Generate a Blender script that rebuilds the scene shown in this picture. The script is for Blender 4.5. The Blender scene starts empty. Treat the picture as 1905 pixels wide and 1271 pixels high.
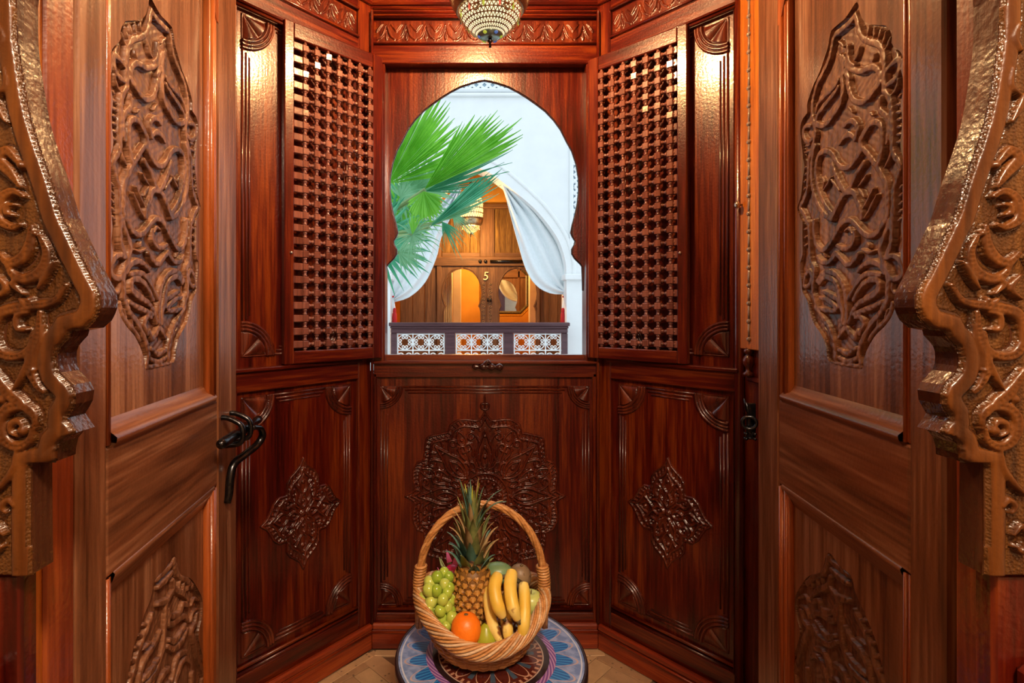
import bpy, bmesh, math, random
import numpy as np
from mathutils import Vector, Matrix
from mathutils.geometry import tessellate_polygon

R = random.Random(7)
scn = bpy.context.scene
C = scn.collection

# ------------------------------------------------------------------ camera, sky, lights, exposure
cam = bpy.data.cameras.new('camera')
cam.lens = 18.9
cam.sensor_width = 36.0
cam.shift_x = 0.04856
cam.shift_y = -0.02913
cam.clip_start = 0.02
cam_o = bpy.data.objects.new('camera', cam)
cam_o.location = (0, 0, 1.25)
cam_o.rotation_euler = (math.pi / 2, 0, 0)
C.objects.link(cam_o)
scn.camera = cam_o

world = bpy.data.worlds.new('sky')
world.use_nodes = True
scn.world = world
bg = world.node_tree.nodes['Background']
bg.inputs[0].default_value = (0.78, 0.90, 1.0, 1)
bg.inputs[1].default_value = 1.5

scn.view_settings.view_transform = 'Standard'
scn.view_settings.look = 'None'
scn.view_settings.gamma = 1.0
scn.view_settings.use_curve_mapping = False
scn.view_settings.exposure = 0.0
scn.cycles.use_denoising = True
scn.cycles.max_bounces = 8


def light(name, kind, loc, energy, color, size=0.1, rot=(0, 0, 0), size_y=None):
    d = bpy.data.lights.new(name, kind)
    d.energy = energy
    d.color = color
    if kind == 'AREA':
        d.size = size
        if size_y:
            d.shape = 'RECTANGLE'
            d.size_y = size_y
    else:
        d.shadow_soft_size = size
    o = bpy.data.objects.new(name, d)
    o.location = loc
    o.rotation_euler = rot
    C.objects.link(o)
    return o


# lantern bulb in the bay, ceiling lamps of the room behind the viewer, lamps of the rooms across the court
light('lantern_bulb', 'POINT', (0.076, 1.47, 2.33), 112, (1.0, 0.62, 0.28), 0.04)
light('room_lamp', 'POINT', (0.30, -0.42, 2.40), 165, (1.0, 0.80, 0.58), 0.12)
light('gallery_bulb', 'POINT', (0.13, 7.75, 2.40), 190, (1.0, 0.55, 0.16), 0.10)
light('far_room_bulb', 'POINT', (0.6, 9.5, 2.7), 170, (1.0, 0.58, 0.18), 0.15)

# ------------------------------------------------------------------ materials
def new_mat(name):
    m = bpy.data.materials.new(name)
    m.use_nodes = True
    nt = m.node_tree
    return m, nt, nt.nodes, nt.links, nt.nodes['Principled BSDF']


def ramp(n, stops):
    r = n.new('ShaderNodeValToRGB')
    e = r.color_ramp.elements
    while len(e) < len(stops):
        e.new(0.5)
    for k, (p, c) in enumerate(stops):
        e[k].position = p
        e[k].color = (c[0], c[1], c[2], 1)
    return r


def wood(name, dark, mid, lite, axis='z', rough=0.28, coat=0.5, bump=0.25, worn=None, grain=1.0, stipple=0.0, rvar=0.15):
    """varnished wood: fibres stretched along one object axis, figure, pores, ripple of the varnish"""
    m, nt, n, l, b = new_mat(name)
    tc = n.new('ShaderNodeTexCoord')
    oi = n.new('ShaderNodeObjectInfo')
    add = n.new('ShaderNodeVectorMath'); add.operation = 'ADD'
    sc = n.new('ShaderNodeVectorMath'); sc.operation = 'SCALE'
    comb = n.new('ShaderNodeCombineXYZ')
    l.new(oi.outputs['Random'], comb.inputs[0]); l.new(oi.outputs['Random'], comb.inputs[1]); l.new(oi.outputs['Random'], comb.inputs[2])
    l.new(comb.outputs[0], sc.inputs[0]); sc.inputs['Scale'].default_value = 7.0
    l.new(tc.outputs['Object'], add.inputs[0]); l.new(sc.outputs[0], add.inputs[1])
    mp = n.new('ShaderNodeMapping')
    k = {'z': (1, 1, .045), 'x': (.045, 1, 1), 'y': (1, .045, 1)}[axis]
    mp.inputs['Scale'].default_value = tuple(v * grain for v in k)
    l.new(add.outputs[0], mp.inputs[0])
    fig = n.new('ShaderNodeTexNoise'); fig.inputs['Scale'].default_value = 14; fig.inputs['Detail'].default_value = 4; fig.inputs['Distortion'].default_value = 1.2
    l.new(mp.outputs[0], fig.inputs[0])
    fib = n.new('ShaderNodeTexNoise'); fib.inputs['Scale'].default_value = 150; fib.inputs['Detail'].default_value = 3
    l.new(mp.outputs[0], fib.inputs[0])
    mix = n.new('ShaderNodeMath'); mix.operation = 'MULTIPLY_ADD'; mix.inputs[1].default_value = 0.42
    l.new(fib.outputs[0], mix.inputs[0])
    half = n.new('ShaderNodeMath'); half.operation = 'MULTIPLY'; half.inputs[1].default_value = 0.58
    l.new(fig.outputs[0], half.inputs[0]); l.new(half.outputs[0], mix.inputs[2])
    rp = ramp(n, [(0.36, dark), (0.5, mid), (0.65, lite)])
    l.new(mix.outputs[0], rp.inputs[0])
    col = rp.outputs[0]
    if worn:
        wn = n.new('ShaderNodeTexNoise'); wn.inputs['Scale'].default_value = 5; wn.inputs['Detail'].default_value = 6; wn.inputs['Roughness'].default_value = .65
        l.new(mp.outputs[0], wn.inputs[0])
        wr = ramp(n, [(0.45, (0, 0, 0)), (0.68, (1, 1, 1))])
        l.new(wn.outputs[0], wr.inputs[0])
        mx = n.new('ShaderNodeMix'); mx.data_type = 'RGBA'
        l.new(wr.outputs[0], mx.inputs[0]); l.new(col, mx.inputs[6]); mx.inputs[7].default_value = (*worn, 1)
        col = mx.outputs[2]
    l.new(col, b.inputs['Base Color'])
    rr = n.new('ShaderNodeMapRange'); rr.inputs[3].default_value = rough - rvar * .4; rr.inputs[4].default_value = rough + rvar
    l.new(fig.outputs[0], rr.inputs[0]); l.new(rr.outputs[0], b.inputs['Roughness'])
    b.inputs['Specular IOR Level'].default_value = .38
    b.inputs['Coat Weight'].default_value = coat
    b.inputs['Coat Roughness'].default_value = 0.08
    peel = n.new('ShaderNodeTexNoise'); peel.inputs['Scale'].default_value = 130; peel.inputs['Detail'].default_value = 2
    l.new(tc.outputs['Object'], peel.inputs[0])
    hs = n.new('ShaderNodeMath'); hs.operation = 'MULTIPLY_ADD'; hs.inputs[1].default_value = 0.5
    l.new(fib.outputs[0], hs.inputs[0]); l.new(peel.outputs[0], hs.inputs[2])
    h = hs.outputs[0]
    if stipple:
        v = n.new('ShaderNodeTexVoronoi'); v.inputs['Scale'].default_value = 330
        l.new(tc.outputs['Object'], v.inputs[0])
        ms = n.new('ShaderNodeMath'); ms.operation = 'MULTIPLY_ADD'; ms.inputs[1].default_value = stipple
        l.new(v.outputs[0], ms.inputs[0]); l.new(h, ms.inputs[2]); h = ms.outputs[0]
    bp = n.new('ShaderNodeBump'); bp.inputs['Strength'].default_value = bump; bp.inputs['Distance'].default_value = 0.002
    l.new(h, bp.inputs['Height']); l.new(bp.outputs[0], b.inputs['Normal']); l.new(bp.outputs[0], b.inputs['Coat Normal'])
    return m


def plain(name, col, rough=0.5, metal=0.0, emit=None, strength=0.0, noise=0.0, scale=8, bump=0.0, coat=0.0, trans=0.0, sss=0.0, spec=None):
    m, nt, n, l, b = new_mat(name)
    b.inputs['Base Color'].default_value = (*col, 1)
    b.inputs['Roughness'].default_value = rough
    b.inputs['Metallic'].default_value = metal
    b.inputs['Coat Weight'].default_value = coat
    b.inputs['Transmission Weight'].default_value = trans
    if spec is not None:
        b.inputs['Specular IOR Level'].default_value = spec
    if sss:
        b.inputs['Subsurface Weight'].default_value = sss
        b.inputs['Subsurface Radius'].default_value = (.01, .008, .004)
    if emit:
        b.inputs['Emission Color'].default_value = (*emit, 1)
        b.inputs['Emission Strength'].default_value = strength
    if noise or bump:
        tc = n.new('ShaderNodeTexCoord')
        t = n.new('ShaderNodeTexNoise'); t.inputs['Scale'].default_value = scale; t.inputs['Detail'].default_value = 5
        l.new(tc.outputs['Object'], t.inputs[0])
        if noise:
            rp = ramp(n, [(.3, tuple(c * (1 - noise) for c in col)), (.7, tuple(min(1, c * (1 + noise)) for c in col))])
            l.new(t.outputs[0], rp.inputs[0]); l.new(rp.outputs[0], b.inputs['Base Color'])
        if bump:
            bp = n.new('ShaderNodeBump'); bp.inputs['Strength'].default_value = bump; bp.inputs['Distance'].default_value = .004
            l.new(t.outputs[0], bp.inputs['Height']); l.new(bp.outputs[0], b.inputs['Normal'])
    return m


MAH = dict(dark=(.024, .0018, .0010), mid=(.075, .0046, .0012), lite=(.178, .029, .0024))
MV = wood('mahogany_upright', axis='z', rough=.27, **MAH)
MH = wood('mahogany_level', axis='x', rough=.27, **MAH)
MC = wood('mahogany_carved', (.030, .0036, .0018), (.072, .0090, .0030), (.150, .025, .0065), axis='z', rough=.26, coat=.35, bump=.15)
DK = dict(dark=(.070, .022, .0085), mid=(.175, .062, .025), lite=(.330, .150, .076))
DV = wood('door_wood_upright', axis='z', rough=.30, coat=.30, bump=.22, grain=.9, **DK)
DH = wood('door_wood_level', axis='x', rough=.30, coat=.30, bump=.22, worn=(.16, .036, .010), grain=.9, **DK)
DM = wood('door_moulding', (.16, .034, .006), (.29, .062, .010), (.40, .10, .018), axis='z', rough=.3, coat=.4)
DC = wood('door_carving', (.058, .019, .0075), (.150, .054, .022), (.280, .125, .062), axis='z', rough=.40, coat=.12, bump=.3)
AR = wood('arch_wood', (.036, .0085, .0012), (.076, .0200, .0022), (.140, .042, .0048), axis='z', rough=.32, coat=.28, bump=.3)
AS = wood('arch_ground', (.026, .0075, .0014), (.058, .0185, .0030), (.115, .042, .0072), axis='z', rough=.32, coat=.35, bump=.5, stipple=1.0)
AE = wood('shaded_arch_edge_wood', (.025, .007, .0035), (.048, .014, .006), (.085, .028, .011), axis='z', rough=.22, coat=.8, bump=.35)  # dark glossy wood, colour lowered further for the unlit inner side of the arch
JO = wood('lantern_lit_jamb_wood', (.26, .060, .007), (.46, .130, .012), (.58, .20, .022), axis='z', rough=.35, coat=.3)  # jamb wood again, with the lantern's orange light put into its colour
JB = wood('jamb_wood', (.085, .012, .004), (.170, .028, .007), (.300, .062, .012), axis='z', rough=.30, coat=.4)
FW = wood('far_door_wood', (.085, .035, .014), (.150, .066, .028), (.230, .112, .052), axis='z', rough=.55, coat=0, bump=.3)
FH = wood('far_beam_wood', (.085, .035, .014), (.150, .066, .028), (.230, .112, .052), axis='x', rough=.55, coat=0, bump=.3)
BALW = wood('railing_wood', (.055, .022, .026), (.085, .034, .040), (.115, .05, .058), axis='x', rough=.35, coat=.2)
IRON = plain('black_iron', (.045, .045, .050), .22, .95, noise=.4, scale=60, bump=.3)
BRASS = plain('aged_brass', (.42, .33, .20), .32, .9, noise=.3, scale=40)
WALLW = plain('white_plaster', (.82, .84, .84), .85, noise=.03, scale=5, bump=.15)
LATP = plain('plaster_lattice', (.84, .87, .88), .8)
LATB = plain('lattice_shade', (.42, .55, .64), .9)
OCHRE = plain('ochre_plaster', (.62, .30, .045), .8, noise=.12, scale=3)
CREAM = plain('cream_plaster', (.72, .60, .45), .85, noise=.06)
ROOMW = plain('room_plaster', (.62, .44, .28), .9, noise=.06)
CLOTH = plain('curtain_cotton', (.80, .85, .87), .9, noise=.03, scale=30)
CLOTHW = plain('inner_curtain_cotton', (.74, .60, .40), .9)
WIRON = plain('white_painted_iron', (.85, .87, .87), .4)
GOLD = plain('gilt_frame', (.72, .42, .07), .3, .85, noise=.3, scale=60, bump=.4)
MIRR = plain('mirror_glass', (.85, .85, .85), .02, 1.0)
RED = plain('red_cord', (.55, .01, .012), .7)
GLOW = plain('lit_frosted_glass', (.95, .80, .55), .4, emit=(1.0, .70, .32), strength=5.0)
GLOW2 = plain('lit_gallery_glass', (.95, .75, .45), .4, emit=(1.0, .60, .20), strength=3.2)
NUM = plain('ivory_paint', (.75, .66, .42), .5)


def leafmat(name, c0, c1):
    m, nt, n, l, b = new_mat(name)
    tc = n.new('ShaderNodeTexCoord')
    t = n.new('ShaderNodeTexNoise'); t.inputs['Scale'].default_value = 6
    l.new(tc.outputs['Object'], t.inputs[0])
    rp = ramp(n, [(.3, c0), (.7, c1)])
    l.new(t.outputs[0], rp.inputs[0]); l.new(rp.outputs[0], b.inputs['Base Color'])
    b.inputs['Roughness'].default_value = .55
    tr = n.new('ShaderNodeBsdfTranslucent'); l.new(rp.outputs[0], tr.inputs[0])
    mx = n.new('ShaderNodeMixShader'); mx.inputs[0].default_value = .35
    l.new(b.outputs[0], mx.inputs[1]); l.new(tr.outputs[0], mx.inputs[2])
    l.new(mx.outputs[0], n['Material Output'].inputs[0])
    return m


LF1 = leafmat('palm_leaf_bright', (.15, .52, .03), (.30, .74, .08))
LF2 = leafmat('palm_leaf_blue', (.04, .36, .19), (.16, .56, .33))
LF3 = leafmat('palm_leaf_pale', (.16, .46, .22), (.34, .66, .40))

# ------------------------------------------------------------------ object helpers
def props(o, label=None, cat=None, group=None, kind=None):
    if label: o['label'] = label
    if cat: o['category'] = cat
    if group: o['group'] = group
    if kind: o['kind'] = kind
    return o


def empty(name, loc=(0, 0, 0), rz=0.0, **k):
    o = bpy.data.objects.new(name, None)
    o.location = loc
    o.rotation_euler = (0, 0, rz)
    o.empty_display_size = .1
    C.objects.link(o)
    return props(o, **k)


def link(name, me, parent=None, loc=None, rot=None, scale=None):
    o = bpy.data.objects.new(name, me)
    if parent: o.parent = parent
    if loc: o.location = loc
    if rot: o.rotation_euler = rot
    if scale: o.scale = scale
    C.objects.link(o)
    return o


def mesh(name, verts, faces, mat, smooth=False, mats=None, fm=None):
    me = bpy.data.meshes.new(name)
    me.from_pydata([tuple(v) for v in verts], [], [tuple(f) for f in faces])
    me.materials.append(mat)
    for m in mats or []:
        me.materials.append(m)
    if fm is not None:
        me.polygons.foreach_set('material_index', fm)
    if smooth:
        me.polygons.foreach_set('use_smooth', [True] * len(me.polygons))
    me.update()
    return me


class MB:
    """collects shapes of one part"""
    def __init__(s):
        s.v = []; s.f = []

    def add(s, v, f):
        o = len(s.v)
        s.v += [tuple(p) for p in v]
        s.f += [tuple(i + o for i in q) for q in f]
        return s

    def box(s, x0, x1, y0, y1, z0, z1, c=0.002):
        """box with chamfered edges: three slabs of corner points"""
        c = min(c, (x1 - x0) * .45, (y1 - y0) * .45, (z1 - z0) * .45)
        if c <= 0:
            v = [(x, y, z) for z in (z0, z1) for y in (y0, y1) for x in (x0, x1)]
            return s.add(v, [(0, 2, 3, 1), (4, 5, 7, 6), (0, 1, 5, 4), (2, 6, 7, 3), (0, 4, 6, 2), (1, 3, 7, 5)])
        bm = bmesh.new()
        bmesh.ops.create_cube(bm, size=1, matrix=Matrix.Translation(((x0 + x1) / 2, (y0 + y1) / 2, (z0 + z1) / 2)) @ Matrix.Diagonal((x1 - x0, y1 - y0, z1 - z0, 1)))
        bmesh.ops.bevel(bm, geom=bm.edges[:], offset=c, segments=1, affect='EDGES')
        bm.verts.index_update()
        s.add([v.co[:] for v in bm.verts], [[v.index for v in f.verts] for f in bm.faces])
        bm.free()
        return s

    def tube(s, pts, r, seg=8, closed=False, flat=1.0, up=(0, 0, 1), caps=True):
        pts = [Vector(p) for p in pts]
        n = len(pts)
        rs = r if isinstance(r, (list, tuple)) else [r] * n
        rings = []
        u = None
        for i, p in enumerate(pts):
            a = pts[i - 1] if (i or closed) else p
            b = pts[(i + 1) % n] if (i < n - 1 or closed) else p
            t = (b - a)
            if t.length < 1e-9: t = Vector((0, 0, 1))
            t.normalize()
            if u is None:
                ref = Vector(up)
                if abs(ref.dot(t)) > .95: ref = Vector((1, 0, 0))
                u = (ref - t * ref.dot(t)).normalized()
            else:
                u = (u - t * u.dot(t))
                u = u.normalized() if u.length > 1e-6 else t.orthogonal().normalized()
            w = t.cross(u)
            rings.append([p + (u * math.cos(k * 2 * math.pi / seg) + w * math.sin(k * 2 * math.pi / seg) * flat) * rs[i] for k in range(seg)])
        v = [q for rg in rings for q in rg]
        f = []
        m = n if closed else n - 1
        for i in range(m):
            for k in range(seg):
                a = i * seg + k; b = i * seg + (k + 1) % seg
                c2 = ((i + 1) % n) * seg + (k + 1) % seg; d = ((i + 1) % n) * seg + k
                f.append((a, b, c2, d))
        if not closed and caps:
            f.append(tuple(range(seg - 1, -1, -1)))
            f.append(tuple((n - 1) * seg + k for k in range(seg)))
        return s.add(v, f)

    def lathe(s, prof, seg=24, o=(0, 0, 0)):
        """profile of (radius, height), turned about Z"""
        v = []; f = []
        for r, z in prof:
            for k in range(seg):
                a = 2 * math.pi * k / seg
                v.append((o[0] + r * math.cos(a), o[1] + r * math.sin(a), o[2] + z))
        for i in range(len(prof) - 1):
            for k in range(seg):
                f.append((i * seg + k, i * seg + (k + 1) % seg, (i + 1) * seg + (k + 1) % seg, (i + 1) * seg + k))
        f.append(tuple(range(seg - 1, -1, -1)))
        f.append(tuple((len(prof) - 1) * seg + k for k in range(seg)))
        return s.add(v, f)

    def ball(s, c, r, seg=16, rings=10, sc=(1, 1, 1)):
        prof = [(max(1e-4, r * math.sin(math.pi * i / rings)), -r * math.cos(math.pi * i / rings)) for i in range(rings + 1)]
        o = len(s.v)
        s.lathe(prof, seg)
        for i in range(o, len(s.v)):
            p = s.v[i]
            s.v[i] = (c[0] + p[0] * sc[0], c[1] + p[1] * sc[1], c[2] + p[2] * sc[2])
        return s

    def prism(s, poly, y0, y1):
        """outline in x, z pushed from y0 to y1"""
        n = len(poly)
        area = sum(poly[i][0] * poly[(i + 1) % n][1] - poly[(i + 1) % n][0] * poly[i][1] for i in range(n))
        if area < 0: poly = poly[::-1]
        v = [(x, y0, z) for x, z in poly] + [(x, y1, z) for x, z in poly]
        f = [tuple(range(n)), tuple(range(2 * n - 1, n - 1, -1))]
        f += [(i, i + n, (i + 1) % n + n, (i + 1) % n) for i in range(n)]
        return s.add(v, f)

    def xf(s, M):
        s.v = [tuple(M @ Vector(p)) for p in s.v]
        return s

    def me(s, name, mat, smooth=False):
        return mesh(name, s.v, s.f, mat, smooth)

    def build(s, name, mat, parent=None, smooth=False, **k):
        return link(name, s.me(name, mat, smooth), parent, **k)


def spline(pts, step=.004, closed=False):
    """centripetal-like Catmull-Rom through the points"""
    P = [np.array(p, float) for p in pts]
    if len(P) < 3 and not closed:
        n = max(2, int(np.linalg.norm(P[-1] - P[0]) / step))
        return [P[0] + (P[-1] - P[0]) * k / n for k in range(n + 1)]
    out = []
    n = len(P)
    for i in range(n if closed else n - 1):
        p1, p2 = P[i], P[(i + 1) % n]
        p0 = P[i - 1] if (i or closed) else p1 * 2 - p2
        p3 = P[(i + 2) % n] if (i + 2 < n or closed) else p2 * 2 - p1
        m = max(1, int(np.linalg.norm(p2 - p1) / step))
        for k in range(m):
            t = k / m
            out.append(.5 * ((2 * p1) + (-p0 + p2) * t + (2 * p0 - 5 * p1 + 4 * p2 - p3) * t * t + (-p0 + 3 * p1 - 3 * p2 + p3) * t ** 3))
    if not closed: out.append(P[-1])
    return out


def inside(poly, U, V):
    r = np.zeros(U.shape, bool)
    n = len(poly)
    for i in range(n):
        x0, y0 = poly[i]; x1, y1 = poly[(i + 1) % n]
        if y0 == y1: continue
        c = ((y0 > V) != (y1 > V)) & (U < (x1 - x0) * (V - y0) / (y1 - y0) + x0)
        r ^= c
    return r


class Relief:
    """carved wood: a fine grid of depths, cut stroke by stroke"""
    def __init__(s, u0, u1, v0, v1, du, ground=0.001):
        s.us = np.linspace(u0, u1, max(2, int(round((u1 - u0) / du)) + 1))
        s.vs = np.linspace(v0, v1, max(2, int(round((v1 - v0) / du)) + 1))
        s.U, s.V = np.meshgrid(s.us, s.vs)
        s.H = np.full(s.U.shape, ground)
        s.g = ground
        s.mask = np.ones(s.U.shape, bool)

    def stroke(s, pts, w, h, closed=False, taper=0.0, smooth=True, flat=.5, cut=.35, groove=0.0):
        """a rounded ribbon of half width w rising to h, with a cut line either side"""
        P = spline(pts, max(.004, w * .6), closed) if smooth else [np.array(p, float) for p in pts]
        P = np.array(P)
        if closed: P = np.vstack([P, P[:1]])
        n = len(P)
        for i in range(n - 1):
            a, b = P[i], P[i + 1]
            f0 = i / max(1, n - 1); f1 = (i + 1) / max(1, n - 1)
            def ww(f):
                return w * (1 - taper * abs(2 * f - 1) ** 1.5)
            wm = max(ww(f0), ww(f1)) * 1.5
            iu = np.searchsorted(s.us, [min(a[0], b[0]) - wm, max(a[0], b[0]) + wm])
            iv = np.searchsorted(s.vs, [min(a[1], b[1]) - wm, max(a[1], b[1]) + wm])
            if iu[0] >= iu[1] or iv[0] >= iv[1]: continue
            sl = (slice(iv[0], iv[1]), slice(iu[0], iu[1]))
            du, dv = s.U[sl] - a[0], s.V[sl] - a[1]
            e = b - a; L2 = max(1e-12, e @ e)
            t = np.clip((du * e[0] + dv * e[1]) / L2, 0, 1)
            d = np.hypot(du - t * e[0], dv - t * e[1])
            wt = ww(f0) + (ww(f1) - ww(f0)) * t
            q = d / wt
            hh = s.g + (h - s.g) * np.sqrt(np.clip(1 - q ** 2, 0, 1)) ** flat
            if groove:
                hh = hh - groove * (h - s.g) * np.clip(1 - q / .38, 0, 1)
            s.H[sl] = np.where(q < 1, np.maximum(s.H[sl], hh), s.H[sl])
            if cut:
                dip = s.g - cut * (h - s.g) * np.clip(1 - np.abs(q - 1.15) / .3, 0, 1)
                s.H[sl] = np.where((q >= 1) & (s.H[sl] <= s.g + 1e-6), np.minimum(s.H[sl], dip), s.H[sl])
        return s

    def blob(s, c, r, h, ru=1.0):
        q2 = ((s.U - c[0]) / (r * ru)) ** 2 + ((s.V - c[1]) / r) ** 2
        s.H = np.where(q2 < 1, np.maximum(s.H, s.g + (h - s.g) * np.sqrt(np.clip(1 - q2, 0, 1))), s.H)
        return s

    def clip(s, poly):
        s.mask &= inside(poly, s.U, s.V)
        return s

    def build(s, name, mat, parent, y=0.0, sink=-.0012, mirror=False, edge=None):
        H = np.where(s.mask, s.H, sink if edge is None else edge)
        nv, nu = s.U.shape
        m = s.mask
        keep = m[:-1, :-1] | m[1:, :-1] | m[:-1, 1:] | m[1:, 1:]
        idx = np.arange(nu * nv).reshape(nv, nu)
        q = np.stack([idx[:-1, :-1], idx[:-1, 1:], idx[1:, 1:], idx[1:, :-1]], -1)[keep]
        used = np.unique(q)
        rem = np.full(nu * nv, -1); rem[used] = np.arange(len(used))
        q = rem[q]
        x = s.U.ravel()[used]
        if mirror:
            x = -x; q = q[:, ::-1]
        co = np.stack([x, y - H.ravel()[used], s.V.ravel()[used]], -1)
        me = bpy.data.meshes.new(name)
        me.vertices.add(len(co)); me.vertices.foreach_set('co', co.astype(np.float32).ravel())
        me.loops.add(q.size); me.loops.foreach_set('vertex_index', q.astype(np.int32).ravel())
        me.polygons.add(len(q)); me.polygons.foreach_set('loop_start', np.arange(0, q.size, 4, dtype=np.int32))
        me.polygons.foreach_set('use_smooth', np.ones(len(q), bool))
        me.materials.append(mat)
        me.update(calc_edges=True)
        me.validate()
        return link(name, me, parent)


def arc(c, r, a0, a1, n=12, ru=1.0):
    return [(c[0] + r * ru * math.cos(math.radians(a0 + (a1 - a0) * k / n)), c[1] + r * math.sin(math.radians(a0 + (a1 - a0) * k / n))) for k in range(n + 1)]


def spiral(c, r0, a0, turns, flip=1, n=28, shrink=.15):
    return [(c[0] + r0 * (1 - (1 - shrink) * k / n) * math.cos(a0 + flip * turns * 2 * math.pi * k / n), c[1] + r0 * (1 - (1 - shrink) * k / n) * math.sin(a0 + flip * turns * 2 * math.pi * k / n)) for k in range(n + 1)]


UP_OUT=[(-0.2223,1.7871),(-0.2409,1.7833),(-0.2581,1.7782),(-0.2804,1.7791),(-0.3027,1.7793),(-0.3075,1.7741),(-0.3147,1.7546),(-0.3284,1.7377),(-0.3463,1.7181),(-0.3674,1.7043),(-0.3839,1.6875),(-0.3937,1.6733),(-0.3923,1.6575),(-0.4095,1.6525),(-0.4198,1.642),(-0.4213,1.6282),(-0.4184,1.6145),(-0.4154,1.5979),(-0.411,1.5782),(-0.4095,1.569),(-0.4037,1.5505),(-0.4125,1.5189),(-0.4184,1.4919),(-0.4334,1.4706),(-0.4273,1.458),(-0.4184,1.4436),(-0.4125,1.438),(-0.4125,1.4097),(-0.4125,1.3673),(-0.4213,1.354),(-0.4213,1.3369),(-0.4154,1.3109),(-0.4125,1.2924),(-0.3923,1.2719),(-0.3811,1.2469),(-0.3648,1.2253),(-0.3437,1.2099),(-0.3309,1.1973),(-0.3209,1.1796),(-0.3111,1.1558),(-0.2625,1.1517),(-0.2083,1.1524),(-0.2044,1.1655),(-0.1947,1.1847),(-0.1853,1.1967),(-0.1705,1.212),(-0.1493,1.2259),(-0.1324,1.2413),(-0.1242,1.2561),(-0.1193,1.2707),(-0.1066,1.284),(-0.1004,1.2991),(-0.1035,1.3147),(-0.1098,1.3297),(-0.1113,1.3403),(-0.1066,1.3531),(-0.1098,1.3774),(-0.1066,1.4009),(-0.1066,1.4215),(-0.1066,1.4421),(-0.1035,1.4537),(-0.0974,1.4675),(-0.1051,1.483),(-0.1113,1.5003),(-0.1113,1.5141),(-0.1082,1.5286),(-0.1082,1.5492),(-0.1113,1.5659),(-0.1066,1.5817),(-0.1043,1.5931),(-0.1066,1.6067),(-0.1113,1.6243),(-0.1066,1.6376),(-0.1145,1.6507),(-0.1274,1.6632),(-0.1324,1.672),(-0.1307,1.6786),(-0.1357,1.6929),(-0.1459,1.7057),(-0.1669,1.7179),(-0.189,1.7313),(-0.2044,1.7457),(-0.2133,1.7621),(-0.2223,1.7871)]
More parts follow.
